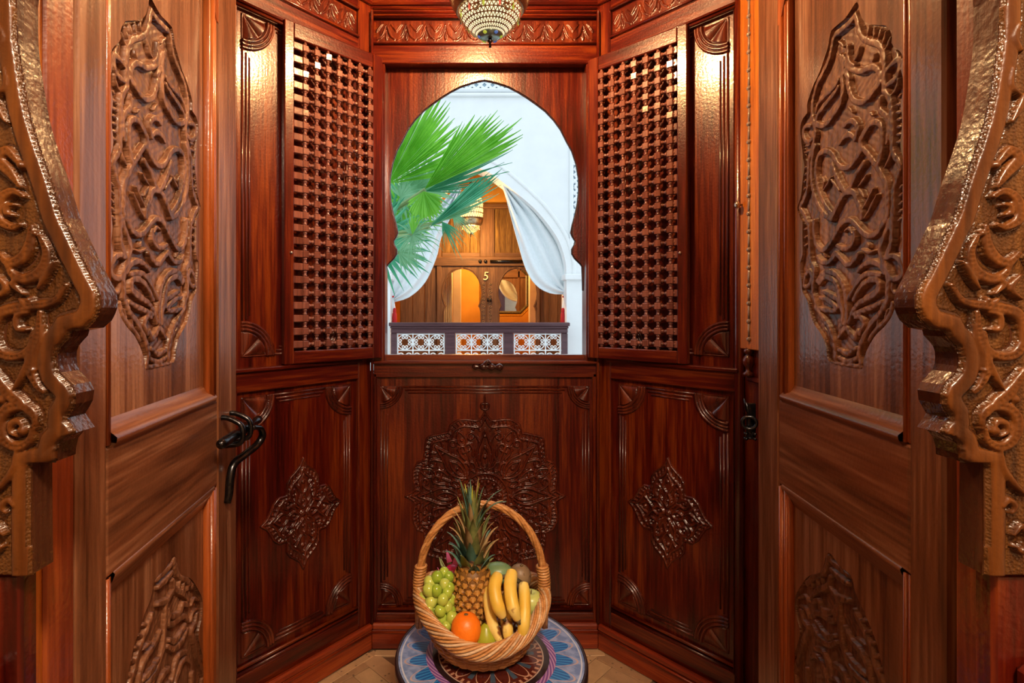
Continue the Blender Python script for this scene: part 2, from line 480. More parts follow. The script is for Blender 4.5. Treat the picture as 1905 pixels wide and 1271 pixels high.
UP=[[(-0.2315,1.7674),(-0.2451,1.764),(-0.2669,1.7645),(-0.292,1.765),(-0.2991,1.7571),(-0.3063,1.7402),(-0.316,1.7268),(-0.3334,1.7138),(-0.3541,1.7014),(-0.3621,1.691),(-0.3715,1.6744),(-0.3742,1.6522),(-0.3688,1.6298),(-0.3621,1.6072),(-0.3674,1.5914),(-0.3784,1.5756),(-0.3881,1.556),(-0.3909,1.529),(-0.3937,1.5033),(-0.4066,1.4838),(-0.4228,1.4686),(-0.4066,1.4515),(-0.3952,1.4327),(-0.3881,1.4284),(-0.3853,1.3921),(-0.3839,1.3643),(-0.3784,1.3473),(-0.3674,1.3355),(-0.3702,1.3153),(-0.3729,1.2882),(-0.3674,1.2796),(-0.3567,1.2578),(-0.3334,1.2353),(-0.3111,1.2163),(-0.2967,1.1939),(-0.292,1.1765),(-0.2897,1.1603)],[(-0.3648,1.5807),(-0.3742,1.559),(-0.377,1.5324),(-0.3756,1.5102),(-0.3648,1.4805),(-0.3437,1.4508),(-0.3209,1.4322),(-0.3027,1.4246)],[(-0.2991,1.5441),(-0.3184,1.5568),(-0.3411,1.5609),(-0.3554,1.5523),(-0.3607,1.5282),(-0.3554,1.5054),(-0.3437,1.4787),(-0.3259,1.454),(-0.3063,1.4361)],[(-0.3039,1.4267),(-0.2897,1.4406),(-0.2691,1.4602),(-0.2451,1.4695),(-0.2243,1.4907),(-0.2044,1.5029)],[(-0.3027,1.5273),(-0.2897,1.5036),(-0.2714,1.478),(-0.2581,1.4652),(-0.2346,1.46),(-0.2243,1.4424),(-0.2123,1.4225),(-0.2103,1.4105)],[(-0.3334,1.4844),(-0.3063,1.5039)],[(-0.3063,1.4988),(-0.2804,1.4726)],[(-0.2203,1.4662),(-0.1986,1.4807)],[(-0.2203,1.4627),(-0.2044,1.4441)],[(-0.2063,1.4272),(-0.1797,1.4535)],[(-0.2044,1.4084),(-0.1705,1.4414)],[(-0.3385,1.5119),(-0.3309,1.4995),(-0.336,1.4902)],[(-0.2991,1.5441),(-0.285,1.525),(-0.2669,1.5114),(-0.2473,1.5086),(-0.2284,1.5154),(-0.2123,1.5284),(-0.2142,1.5433),(-0.2024,1.5545),(-0.189,1.5626),(-0.176,1.5626),(-0.1616,1.5542),(-0.1563,1.5338),(-0.158,1.5125),(-0.1633,1.4972),(-0.1669,1.4883)],[(-0.2044,1.5272),(-0.1871,1.5084),(-0.1669,1.4838),(-0.151,1.4612),(-0.1425,1.4397),(-0.1425,1.4182),(-0.1442,1.4023),(-0.151,1.3946),(-0.1563,1.3889),(-0.1651,1.3814),(-0.1834,1.3763),(-0.2024,1.3812),(-0.2243,1.3985),(-0.2451,1.4126),(-0.2669,1.4126),(-0.285,1.4005),(-0.3039,1.3842),(-0.3259,1.3714),(-0.3411,1.3705),(-0.3594,1.3847),(-0.3674,1.4061),(-0.3674,1.4305)],[(-0.1357,1.5066),(-0.1391,1.4926),(-0.151,1.4807)],[(-0.1374,1.3923),(-0.1476,1.3767),(-0.1598,1.3576),(-0.158,1.3387),(-0.1476,1.3204),(-0.1408,1.3016),(-0.1425,1.2823),(-0.1425,1.2724),(-0.158,1.2498),(-0.1815,1.2329),(-0.1986,1.2131),(-0.2123,1.1939),(-0.2183,1.1748),(-0.2123,1.1602)],[(-0.2284,1.7681),(-0.2203,1.7437),(-0.2123,1.7232),(-0.1928,1.7042),(-0.1705,1.6898),(-0.1563,1.6718),(-0.151,1.653),(-0.151,1.6313),(-0.151,1.615),(-0.151,1.6049),(-0.1391,1.5872),(-0.1349,1.5695),(-0.1324,1.5473),(-0.1324,1.5261),(-0.1324,1.5069),(-0.1274,1.4946),(-0.1129,1.4737),(-0.1209,1.456),(-0.1291,1.4368),(-0.1291,1.4156),(-0.1324,1.3896),(-0.1324,1.3808),(-0.1357,1.3546),(-0.1459,1.3375)],[(-0.2669,1.7128),(-0.2537,1.692),(-0.2346,1.675),(-0.2123,1.6627),(-0.1928,1.6598),(-0.176,1.6534),(-0.1651,1.6419),(-0.1598,1.6296)],[(-0.2759,1.7182),(-0.2669,1.6943),(-0.2691,1.6768),(-0.2691,1.6691),(-0.2669,1.6559),(-0.2691,1.6444),(-0.2782,1.6294),(-0.2991,1.6182),(-0.3209,1.6105),(-0.3437,1.6144),(-0.3594,1.6239)],[(-0.2581,1.683),(-0.2494,1.6647),(-0.2516,1.6617),(-0.2451,1.6409),(-0.2346,1.6223),(-0.2142,1.6097),(-0.1947,1.609),(-0.176,1.6162),(-0.1616,1.6224)],[(-0.2804,1.6764),(-0.2991,1.6691),(-0.3309,1.6664),(-0.3515,1.6599),(-0.3594,1.6468)],[(-0.2804,1.6639),(-0.2991,1.6564),(-0.3284,1.6484),(-0.3515,1.6398),(-0.3594,1.6293)],[(-0.2516,1.7238),(-0.2516,1.7056),(-0.2451,1.6905),(-0.2325,1.6812)],[(-0.2183,1.7075),(-0.2243,1.6952),(-0.2325,1.6907)],[(-0.1778,1.6744),(-0.1815,1.6649)],[(-0.2804,1.7478),(-0.2669,1.7313)],[(-0.2625,1.5854),(-0.2494,1.5894),(-0.2325,1.5835),(-0.2223,1.5693),(-0.2243,1.5582),(-0.2305,1.5507)],[(-0.2782,1.5584),(-0.2625,1.5658),(-0.2451,1.565),(-0.2325,1.555)],[(-0.2494,1.6148),(-0.2388,1.6012)],[(-0.189,1.583),(-0.1815,1.5757)],[(-0.1616,1.5949),(-0.1616,1.5773),(-0.1442,1.5601),(-0.1408,1.5438),(-0.1442,1.5191)],[(-0.1425,1.635),(-0.1324,1.639),(-0.1145,1.6371),(-0.1161,1.6212),(-0.1258,1.6118),(-0.1425,1.6103)],[(-0.1242,1.6553),(-0.1177,1.6397)],[(-0.134,1.5905),(-0.1242,1.5971),(-0.1177,1.6091)],[(-0.1193,1.5815),(-0.1129,1.5821)],[(-0.1225,1.5702),(-0.1113,1.569)],[(-0.1225,1.5586),(-0.1098,1.556)],[(-0.1225,1.5471),(-0.1098,1.5446)],[(-0.1225,1.5355),(-0.1098,1.5332)],[(-0.1225,1.5239),(-0.1098,1.5218)],[(-0.1225,1.5124),(-0.1113,1.511)],[(-0.1161,1.4402),(-0.1082,1.4425)],[(-0.1177,1.428),(-0.1082,1.4301)],[(-0.1177,1.4154),(-0.1082,1.4177)],[(-0.1177,1.4029),(-0.1082,1.4053)],[(-0.1193,1.3906),(-0.1082,1.3929)],[(-0.1928,1.7293),(-0.1947,1.7166)],[(-0.1778,1.7181),(-0.1797,1.7044)],[(-0.1616,1.7074),(-0.1651,1.6949)],[(-0.1476,1.6969),(-0.1545,1.683)],[(-0.1357,1.6822),(-0.1476,1.6709)],[(-0.3811,1.6273),(-0.4009,1.6326),(-0.4095,1.6229),(-0.4037,1.6056),(-0.3839,1.5965),(-0.3674,1.6022)],[(-0.4009,1.5921),(-0.3839,1.5897)],[(-0.4066,1.5798),(-0.3839,1.5773)],[(-0.4066,1.547),(-0.398,1.5476)],[(-0.4066,1.533),(-0.398,1.5336)],[(-0.4095,1.5196),(-0.4009,1.5204)],[(-0.4095,1.5041),(-0.4009,1.505)],[(-0.4125,1.4892),(-0.4037,1.4902)],[(-0.4066,1.437),(-0.3952,1.4379)],[(-0.4066,1.4201),(-0.3952,1.4212)],[(-0.4066,1.4033),(-0.3952,1.4045)],[(-0.4066,1.3864),(-0.3952,1.3878)],[(-0.3541,1.3103),(-0.3385,1.3227),(-0.3184,1.3265),(-0.2944,1.3209),(-0.2759,1.3084),(-0.2625,1.2929),(-0.2581,1.2781),(-0.2581,1.2705),(-0.2537,1.2522),(-0.2581,1.2278)],[(-0.3463,1.3059),(-0.3309,1.3156),(-0.3087,1.3129),(-0.2897,1.3017),(-0.2804,1.285),(-0.2759,1.2709),(-0.2691,1.2522),(-0.2669,1.23)],[(-0.2494,1.273),(-0.2346,1.2893),(-0.2203,1.3028),(-0.2024,1.3122),(-0.1815,1.313),(-0.1598,1.3093)],[(-0.2203,1.3204),(-0.2044,1.3296),(-0.1815,1.3321),(-0.1598,1.3236),(-0.151,1.312)],[(-0.2325,1.2714),(-0.2183,1.2875),(-0.2024,1.2984),(-0.1815,1.3029),(-0.1669,1.2998),(-0.1633,1.2886),(-0.176,1.2802),(-0.1986,1.2729)],[(-0.2473,1.2304),(-0.2346,1.2521),(-0.2142,1.2661),(-0.1853,1.2735),(-0.1633,1.2828)],[(-0.2325,1.245),(-0.2044,1.2521),(-0.1797,1.2576),(-0.158,1.2651)],[(-0.3334,1.2891),(-0.3087,1.2805),(-0.285,1.2723),(-0.2782,1.2584)],[(-0.3437,1.2776),(-0.3135,1.2704),(-0.285,1.256)],[(-0.3463,1.2564),(-0.3209,1.2523),(-0.2897,1.251)],[(-0.285,1.3717),(-0.2669,1.3645),(-0.2473,1.3647),(-0.2325,1.3748),(-0.2325,1.3903)],[(-0.2625,1.3947),(-0.2516,1.3991),(-0.2388,1.3876)],[(-0.2897,1.3596),(-0.2714,1.3453),(-0.2537,1.3338),(-0.2325,1.3392),(-0.2203,1.3497)],[(-0.3541,1.3586),(-0.3385,1.3464),(-0.3135,1.3442),(-0.292,1.3548)],[(-0.3334,1.3644),(-0.3259,1.3544)],[(-0.2123,1.357),(-0.1928,1.3491),(-0.176,1.3506)],[(-0.1966,1.3655),(-0.1909,1.3569)],[(-0.1442,1.3352),(-0.1291,1.3369),(-0.1129,1.328),(-0.1066,1.3098),(-0.1161,1.3022),(-0.1324,1.3011),(-0.1408,1.3112)],[(-0.1324,1.2989),(-0.1324,1.283),(-0.1209,1.2783),(-0.1082,1.2862)],[(-0.4066,1.3091),(-0.4009,1.3241),(-0.3867,1.3329),(-0.3756,1.3225),(-0.3811,1.3091),(-0.3952,1.3001),(-0.4066,1.3034)],[(-0.2804,1.2023),(-0.2581,1.2204),(-0.2451,1.2112),(-0.2284,1.2024),(-0.2223,1.2168)],[(-0.2284,1.2403),(-0.2142,1.2404),(-0.2044,1.229),(-0.2162,1.2112)],[(-0.2804,1.1798),(-0.2537,1.1744),(-0.2284,1.1858)],[(-0.2804,1.1648),(-0.2516,1.16),(-0.2203,1.17)],[(-0.3039,1.1526),(-0.2625,1.1529),(-0.2103,1.1557)],[(-0.1307,1.2625),(-0.1357,1.2455),(-0.1528,1.2312),(-0.1742,1.2174),(-0.189,1.2021)],[(-0.151,1.2411),(-0.1425,1.2541)],[(-0.1705,1.2231),(-0.1651,1.2365)],[(-0.3284,1.2183),(-0.3087,1.2009),(-0.2991,1.1811)]]
LO_OUT=[(-0.3132,0.7914),(-0.3385,0.7444),(-0.3838,0.7135),(-0.4128,0.6826),(-0.4434,0.6378),(-0.4382,0.6014),(-0.4228,0.5762),(-0.4434,0.5198),(-0.4702,0.4602),(-0.4757,0.431),(-0.4702,0.3772),(-0.4279,0.3597),(-0.3744,0.3665),(-0.3009,0.4043),(-0.2331,0.4544),(-0.18,0.5082),(-0.1439,0.5617),(-0.1326,0.6068),(-0.1382,0.6388),(-0.1527,0.6746),(-0.1707,0.7098),(-0.2025,0.7411),(-0.2262,0.7601),(-0.2402,0.7832),(-0.2773,0.7842),(-0.3132,0.7914)]
LO=[[(-0.3132,0.7827),(-0.3299,0.7485),(-0.3698,0.7168),(-0.3957,0.6912)],[(-0.309,0.778),(-0.2773,0.7779),(-0.2474,0.7787)],[(-0.307,0.7627),(-0.285,0.7604),(-0.2547,0.7618)],[(-0.309,0.7259),(-0.289,0.7201),(-0.2529,0.7329)],[(-0.3791,0.6716),(-0.3562,0.6973),(-0.3215,0.7239),(-0.309,0.7476)],[(-0.433,0.642),(-0.4078,0.66),(-0.3933,0.6547)],[(-0.4279,0.6289),(-0.4029,0.6353),(-0.3909,0.6232)],[(-0.4228,0.6196),(-0.4128,0.606),(-0.3933,0.6006),(-0.4128,0.5629),(-0.4228,0.5327),(-0.4513,0.4752)],[(-0.3744,0.6348),(-0.3607,0.6505),(-0.3342,0.6596),(-0.309,0.665),(-0.2949,0.6752),(-0.2909,0.7009)],[(-0.3744,0.6648),(-0.3517,0.6792),(-0.3429,0.6682),(-0.3132,0.6768),(-0.2969,0.6891)],[(-0.3629,0.632),(-0.3385,0.6258),(-0.3173,0.6274),(-0.2969,0.6429)],[(-0.3744,0.6163),(-0.3473,0.6072),(-0.3132,0.6157),(-0.289,0.6359)],[(-0.3838,0.5455),(-0.3652,0.5643),(-0.3473,0.5643),(-0.3299,0.5555),(-0.3173,0.5419),(-0.285,0.5342)],[(-0.3652,0.578),(-0.3385,0.5878),(-0.3215,0.5787),(-0.309,0.5606)],[(-0.2621,0.6792),(-0.2402,0.6676),(-0.2159,0.6646),(-0.1993,0.6556),(-0.1864,0.6333)],[(-0.2331,0.7243),(-0.2058,0.7041),(-0.1864,0.6869),(-0.1769,0.6681),(-0.1586,0.6521),(-0.1527,0.6193),(-0.1616,0.5756)],[(-0.2547,0.6341),(-0.2331,0.6296),(-0.2025,0.6339)],[(-0.2547,0.6197),(-0.2262,0.6162),(-0.196,0.6219)],[(-0.2296,0.68),(-0.2025,0.6846)],[(-0.285,0.7126),(-0.2811,0.6851),(-0.2734,0.6474),(-0.2547,0.6217),(-0.2331,0.6014),(-0.2262,0.5662)],[(-0.2969,0.5902),(-0.2696,0.5933),(-0.2474,0.5815)],[(-0.3791,0.7064),(-0.3744,0.6949)],[(-0.3607,0.719),(-0.3562,0.7064)],[(-0.3429,0.7311),(-0.3385,0.7198)],[(-0.2193,0.716),(-0.1993,0.7274)],[(-0.2025,0.7061),(-0.1864,0.7175)],[(-0.1928,0.6925),(-0.1769,0.7041)],[(-0.18,0.6775),(-0.1646,0.691)],[(-0.1707,0.6608),(-0.1557,0.6745)],[(-0.4486,0.4671),(-0.433,0.4288),(-0.3885,0.4137),(-0.3299,0.4246)],[(-0.3981,0.5128),(-0.3885,0.4723),(-0.3517,0.4641),(-0.3009,0.4798)],[(-0.3132,0.5491),(-0.3009,0.5618),(-0.2811,0.5643)],[(-0.1993,0.5565),(-0.2331,0.5007),(-0.2773,0.4555)],[(-0.2696,0.5347),(-0.2474,0.5283),(-0.2125,0.5544),(-0.1928,0.5903)]]
ARCH=[(0.5554,1.5794),(0.5554,1.569),(0.5545,1.5344),(0.55,1.4998),(0.5424,1.4565),(0.5323,1.4219),(0.5202,1.3873),(0.5085,1.349),(0.5029,1.3375),(0.4908,1.3115),(0.477,1.2839),(0.4704,1.2709),(0.4688,1.2631),(0.4692,1.2544),(0.4752,1.2406),(0.4839,1.2328),(0.4995,1.2299),(0.5012,1.2241),(0.5112,1.2129),(0.5136,1.2008),(0.5107,1.1869),(0.4986,1.174),(0.4943,1.1653),(0.4957,1.1541),(0.5029,1.1416),(0.504,1.1396),(0.4938,1.1249),(0.5046,1.1216),(0.5114,1.1137),(0.5141,1.1024),(0.5146,1.0952),(0.54,1.0945),(0.5396,1.0213),(0.5389,0.9784)]
SC=[[(0.5445,1.3682),(0.5548,1.3734),(0.567,1.3665),(0.5721,1.3527),(0.5721,1.3513),(0.5687,1.3427),(0.5548,1.3358),(0.5479,1.3392)],[(0.5531,1.3596),(0.56,1.3587),(0.5618,1.3509),(0.5548,1.349)],[(0.5358,1.3375),(0.5375,1.3202),(0.5445,1.3063),(0.5583,1.2994),(0.5704,1.3098)],[(0.5271,1.3271),(0.5202,1.3098),(0.5254,1.2925),(0.5393,1.2839),(0.5531,1.2856),(0.5618,1.2994)],[(0.5012,1.2769),(0.5098,1.2631),(0.5202,1.2579),(0.5341,1.2562),(0.5548,1.2527),(0.5687,1.2475),(0.5747,1.2354),(0.5747,1.2181),(0.5652,1.206),(0.5496,1.2042),(0.5375,1.2129),(0.5341,1.2285)],[(0.5393,1.2492),(0.5505,1.2458),(0.5496,1.2319),(0.5393,1.2319)],[(0.5271,1.2492),(0.5289,1.225),(0.5358,1.2077),(0.5375,1.1904),(0.5306,1.1748),(0.5237,1.1679)],[(0.5375,1.2042),(0.5445,1.1869),(0.5531,1.1714)],[(0.5756,1.1904),(0.5618,1.1679),(0.5462,1.1558),(0.5358,1.1437)],[(0.5445,1.2804),(0.5496,1.2839),(0.5548,1.2787),(0.5445,1.2683)],[(0.5116,1.3012),(0.5202,1.289),(0.5289,1.2735)],[(0.5721,1.2631),(0.5618,1.2735),(0.5704,1.2873)],[(0.5321,1.1317),(0.5333,1.1452),(0.5457,1.1531),(0.5615,1.1497),(0.5693,1.1362),(0.5637,1.1182),(0.5502,1.1114),(0.5378,1.1182),(0.5344,1.1317)],[(0.5434,1.1295),(0.5479,1.1373),(0.5569,1.1351),(0.5569,1.1261),(0.5502,1.1227)],[(0.5513,1.1069),(0.5547,1.0889),(0.566,1.0731),(0.5772,1.0618)],[(0.5536,1.0506),(0.5592,1.0573),(0.566,1.0506),(0.5615,1.0438)],[(0.5637,1.0213),(0.5727,1.0303),(0.5795,1.0167),(0.5727,1.0032),(0.566,1.01)],[(0.5479,1.4011),(0.5618,1.415),(0.5704,1.4063),(0.5583,1.3925),(0.5479,1.3786)],[(0.5618,1.4444),(0.5704,1.4582),(0.5739,1.4721)],[(0.5635,1.4998),(0.5618,1.4825),(0.5704,1.4721)],[(0.5721,1.5171),(0.5652,1.5309),(0.5704,1.5448)],[(0.5479,1.2631),(0.541,1.2544)]]
# ------------------------------------------------------------------ the panelled bay
TH = math.radians(49.8)
CL = (-0.34, 2.0); CR = (0.508, 2.0)      # the two inner corners of the bay
HC = 2.52                                  # ceiling height


FAN = None
def fan_mesh(r=.078):
    """quarter shell carved in a panel corner: corner at 0,0, opens to +u +v"""
    global FAN
    if FAN is None:
        g = Relief(-.006, r * 1.42, -.006, r * 1.42, .0016)
        rad = np.hypot(g.U, g.V); ang = np.arctan2(g.V, g.U)
        fl = np.abs(np.sin(ang * 4.0)) ** .7
        H = np.where(rad < r, .001 + .0105 * fl * np.clip(rad / r, .15, 1) ** .5, .001)
        H = np.where(rad > r * .93, .001, H)
        for rr, w, h in ((r * 1.03, .0055, .0105), (r * 1.17, .005, .009), (r * 1.30, .005, .0075)):
            q = np.abs(rad - rr) / w
            H = np.where(q < 1, np.maximum(H, .001 + h * np.sqrt(1 - np.clip(q, 0, 1) ** 2)), H)
        g.H = H
        g.mask = (rad < r * 1.36) & (g.U > -.004) & (g.V > -.004)
        FAN = g
    return FAN


def corner_fan(parent, u, v, su, sv, y, r=.078, mat=None):
    base = fan_mesh()
    key = 'corner_fan_mesh_%d' % (su * sv)
    if key not in bpy.data.meshes:
        o = base.build('corner_fan', mat or MC, None, mirror=(su * sv < 0))
        o.data.name = key
        bpy.data.objects.remove(o)
    me = bpy.data.meshes[key]
    s = r / .078
    o = link('corner_fan', me, parent, (u, y, v), (0, 0 if sv > 0 else math.pi, 0), (s, 1, s))
    # half turn about the outward axis carries (+u,+v) to (-u,-v); the mirrored mesh serves the other two corners
    return o


def fielded(parent, u0, u1, v0, v1, y, r=.078, mat=None, corners=(1, 1, 1, 1)):
    """carved edge beads that run round a panel and step round the corner fans"""
    k = r * 1.30
    for name, off, rad in (('bead_moulding', 0.0, .0042), ('bead_moulding', .012, .0036), ('bead_moulding', .023, .003)):
        a0, a1, b0, b1 = u0 + off, u1 - off, v0 + off, v1 - off
        pts = []
        segs = [((a0 + k, b0), (a1 - k, b0)), ((a1, b0 + k), (a1, b1 - k)), ((a1 - k, b1), (a0 + k, b1)), ((a0, b1 - k), (a0, b0 + k))]
        m = MB()
        for (p, q) in segs:
            m.tube([(p[0], y, p[1]), (q[0], y, q[1])], rad, 6, caps=True)
        m.build(name, mat or MC, parent, True)
    for (u, v, su, sv), c in zip(((u0, v0, 1, 1), (u1, v0, -1, 1), (u1, v1, -1, -1), (u0, v1, 1, -1)), corners):
        if c: corner_fan(parent, u, v, su, sv, y, r)


def frieze_strokes(u0, u1, v0, v1, y, parent):
    g = Relief(u0, u1, v0, v1, .0022)
    h = v1 - v0; n = max(2, int(round((u1 - u0) / .075))); p = (u1 - u0) / n
    for i in range(n):
        a = u0 + i * p
        g.stroke([(a + .004, v0 + .012), (a + p * .3, v0 + h * .35), (a + p * .5, v1 - .014)], .0045, .008, taper=.7)
        g.stroke([(a + p - .004, v0 + .012), (a + p * .7, v0 + h * .35), (a + p * .5, v1 - .014)], .0045, .008, taper=.7)
        g.stroke([(a + p * .5, v0 + .01), (a + p * .5, v0 + h * .5)], .006, .007, taper=.8)
        g.stroke([(a + p * .3, v1 - .012), (a + p * .1, v1 - h * .35), (a, v1 - h * .5)], .004, .007, taper=.7)
        g.stroke([(a + p * .7, v1 - .012), (a + p * .9, v1 - h * .35), (a + p, v1 - h * .5)], .004, .007, taper=.7)
    return g.build('carved_frieze', MC, parent, y)


def diamond(parent, cu, cv, a, b, y):
    """four-lobed carved medallion with ribbed edge and loops"""
    rad = [(0, 1.0), (6, .86), (14, .80), (24, .77), (34, .71), (41, .60), (45, .57)]
    def out(scale=1.0):
        pts = []
        for q in range(4):
            for k in range(2):
                rr = rad if k == 0 else [(90 - t, x) for t, x in rad[::-1]][1:-1]
                for t, x in (rr if k == 0 else rr):
                    an = math.radians(q * 90 + t)
                    pts.append((cu + a * scale * x * math.cos(an), cv + b * scale * x * math.sin(an)))
        return pts
    g = Relief(cu - a * 1.05, cu + a * 1.05, cv - b * 1.05, cv + b * 1.05, .0019, .0012)
    o = out(); i = out(.80)
    g.clip(o)
    g.stroke(out(.975), .0036, .007, closed=True, smooth=False)
    g.stroke(i, .0042, .0085, closed=True, smooth=False)
    for k in range(64):
        f = k / 64 * len(o); j = int(f); t = f - j
        p = np.array(o[j]) * (1 - t) + np.array(o[(j + 1) % len(o)]) * t
        c = np.array((cu, cv))
        g.stroke([c + (p - c) * .83, c + (p - c) * .95], .0026, .0055, cut=.2)
    for q in range(4):
        an = math.radians(q * 90)
        def P(r, s):
            return (cu + a * (r * math.cos(an) - s * math.sin(an)), cv + b * (r * math.sin(an) + s * math.cos(an)))
        g.stroke([P(.10, 0), P(.22, .07), P(.36, 0), P(.22, -.07)], .0042, .0085, closed=True)
        for s in (1, -1):
            g.stroke([P(.34, 0), P(.45, .10 * s), P(.56, .08 * s), P(.70, 0)], .0042, .008, taper=.4)
            g.stroke([P(.16, .08 * s), P(.28, .18 * s), P(.40, .16 * s), P(.46, .24 * s), P(.36, .30 * s), P(.26, .25 * s)], .0042, .0085)
            g.stroke([P(.46, .12 * s), P(.56, .20 * s), P(.50, .28 * s), P(.42, .24 * s)], .004, .008)
            g.stroke([P(.12, .12 * s), P(.20, .22 * s), P(.20, .30 * s)], .004, .008, taper=.5)
            g.blob(P(.36, .235 * s), .006, .007)
        g.blob(P(.22, 0), .006, .008); g.blob(P(.56, 0), .007, .008)
    g.blob((cu, cv), .011, .010)
    return g.build('carved_medallion', MC, parent, y)


def board(parent, name, u0, u1, v0, v1, y0, y1, mat, c=.003):
    return MB().box(u0, u1, y0, y1, v0, v1, c).build(name, mat, parent)


def bay_wall(name, loc, rz, ua, ub, inner, outer, label):
    """a side of the bay: lower panel, rail, tall panel, frieze. ua..ub in local x; inner = corner-side panel edge"""
    w = empty(name, (loc[0], loc[1], 0), rz, label=label, cat='wall', kind='structure')
    lo, hi = min(inner, outer), max(inner, outer)
    s = 1 if outer > inner else -1
    # backing panels, recessed
    board(w, 'panel', lo - .04, hi + .04, .12, 1.02, .016, .03, MV, .001)
    board(w, 'panel', lo - .04, hi + .04, 1.04, 2.20, .016, .03, MV, .001)
    board(w, 'frieze_panel', lo - .04, hi + .04, 2.22, 2.40, .014, .03, MH, .001)
    # frame
    for (a, b) in ((min(0, inner - s * .03), max(0, inner - s * .03)), (min(outer + s * .022, ub if s > 0 else ua), max(outer + s * .022, ub if s > 0 else ua))):
        board(w, 'stile', a, b, .09, 2.44, 0, .04, MV)
    a, b = lo - .03, hi + .03
    board(w, 'rail', a, b, .09, .152, .0, .04, MH)
    board(w, 'rail', a, b, 1.005, 1.067, .0, .04, MH)
    board(w, 'rail', a, b, 2.178, 2.245, .0, .04, MH)
    board(w, 'rail', a, b, 2.36, 2.45, .0, .04, MH)
    board(w, 'ledge', a - .01, b + .01, 1.066, 1.078, -.012, .03, MH, .003)
    m = MB()
    for v in (2.171, 2.183, 2.252, 2.353): m.tube([(a, -.001, v), (b, -.001, v)], .0055, 6)
    m.build('rail_bead', MH, w, True)
    fielded(w, lo, hi, .20, .985, .0155)
    fielded(w, lo, hi, 1.115, 2.155, .0155)
    for zz in (.156, .172): MB().tube([(a, .008, zz), (b, .008, zz)], .006, 6).build('panel_edge_bead', MH, w, True)
    frieze_strokes(lo - .02, hi + .02, 2.262, 2.342, .013, w)
    return w


# ---- left and right sides
wl = bay_wall('wall_left', CL, TH, -.80, 0, -.0872, -.492, 'left angled bay wall of dark red wood with carved medallion panel')
diamond(wl, -.2806, .578, .155, .188, .0155)
wr = bay_wall('wall_right', CR, -TH, 0, .487, .080, .463, 'right angled bay wall of dark red wood with carved medallion panel')
diamond(wr, .2665, .574, .152, .188, .0155)

# ---- corner posts
for nm, x, rz, lab in (('trim_1', CL[0], TH / 2, 'slim reddish corner post left of the window'), ('trim_2', CR[0], -TH / 2, 'slim reddish corner post right of the window')):
    t = empty(nm, (x, 2.0, 0), rz, label=lab, cat='post', kind='structure')
    board(t, 'post', -.017, .017, -.016, .03, .09, 2.36, MV, .004)
    MB().tube([(-.0, -.017, .10), (-.0, -.017, 2.36)], .0055, 8).build('bead_moulding', MV, t, True)

# ---- back wall
wb = empty('wall_back', (0, 2.0, 0), 0, label='back bay wall of dark red wood with big carved rosette below the window', cat='wall', kind='structure')
board(wb, 'panel', -.33, .50, .12, 1.02, .016, .03, MV, .001)
board(wb, 'stile', -.345, -.318, .09, 1.02, 0, .04, MV)
board(wb, 'stile', .486, .513, .09, 1.02, 0, .04, MV)
board(wb, 'rail', -.32, .49, .09, .128, 0, .04, MH)
board(wb, 'rail', -.33, .50, 1.005, 1.062, 0, .05, MH)
board(wb, 'jamb', -.345, -.288, 1.06, 2.20, 0, .075, MV)
board(wb, 'jamb', .462, .513, 1.06, 2.20, 0, .075, MV)
board(wb, 'rail', -.345, .513, 2.172, 2.24, -.004, .075, MH)
board(wb, 'frieze_panel', -.345, .513, 2.22, 2.40, .014, .05, MH, .001)
board(wb, 'rail', -.345, .513, 2.352, 2.45, -.002, .05, MH)
m = MB()
for v in (2.246, 2.345, 2.362, 2.376): m.tube([(-.33, -.002, v), (.50, -.002, v)], .005, 6)
m.build('rail_bead', MH, wb, True)
frieze_strokes(-.32, .488, 2.255, 2.338, .013, wb)
fielded(wb, -.304, .474, .155, .968, .0155, r=.060)
m = MB()
m.tube([(-.315, .006, .14), (.485, .006, .14)], .006, 6)
m.build('panel_edge_bead', MH, wb, True)


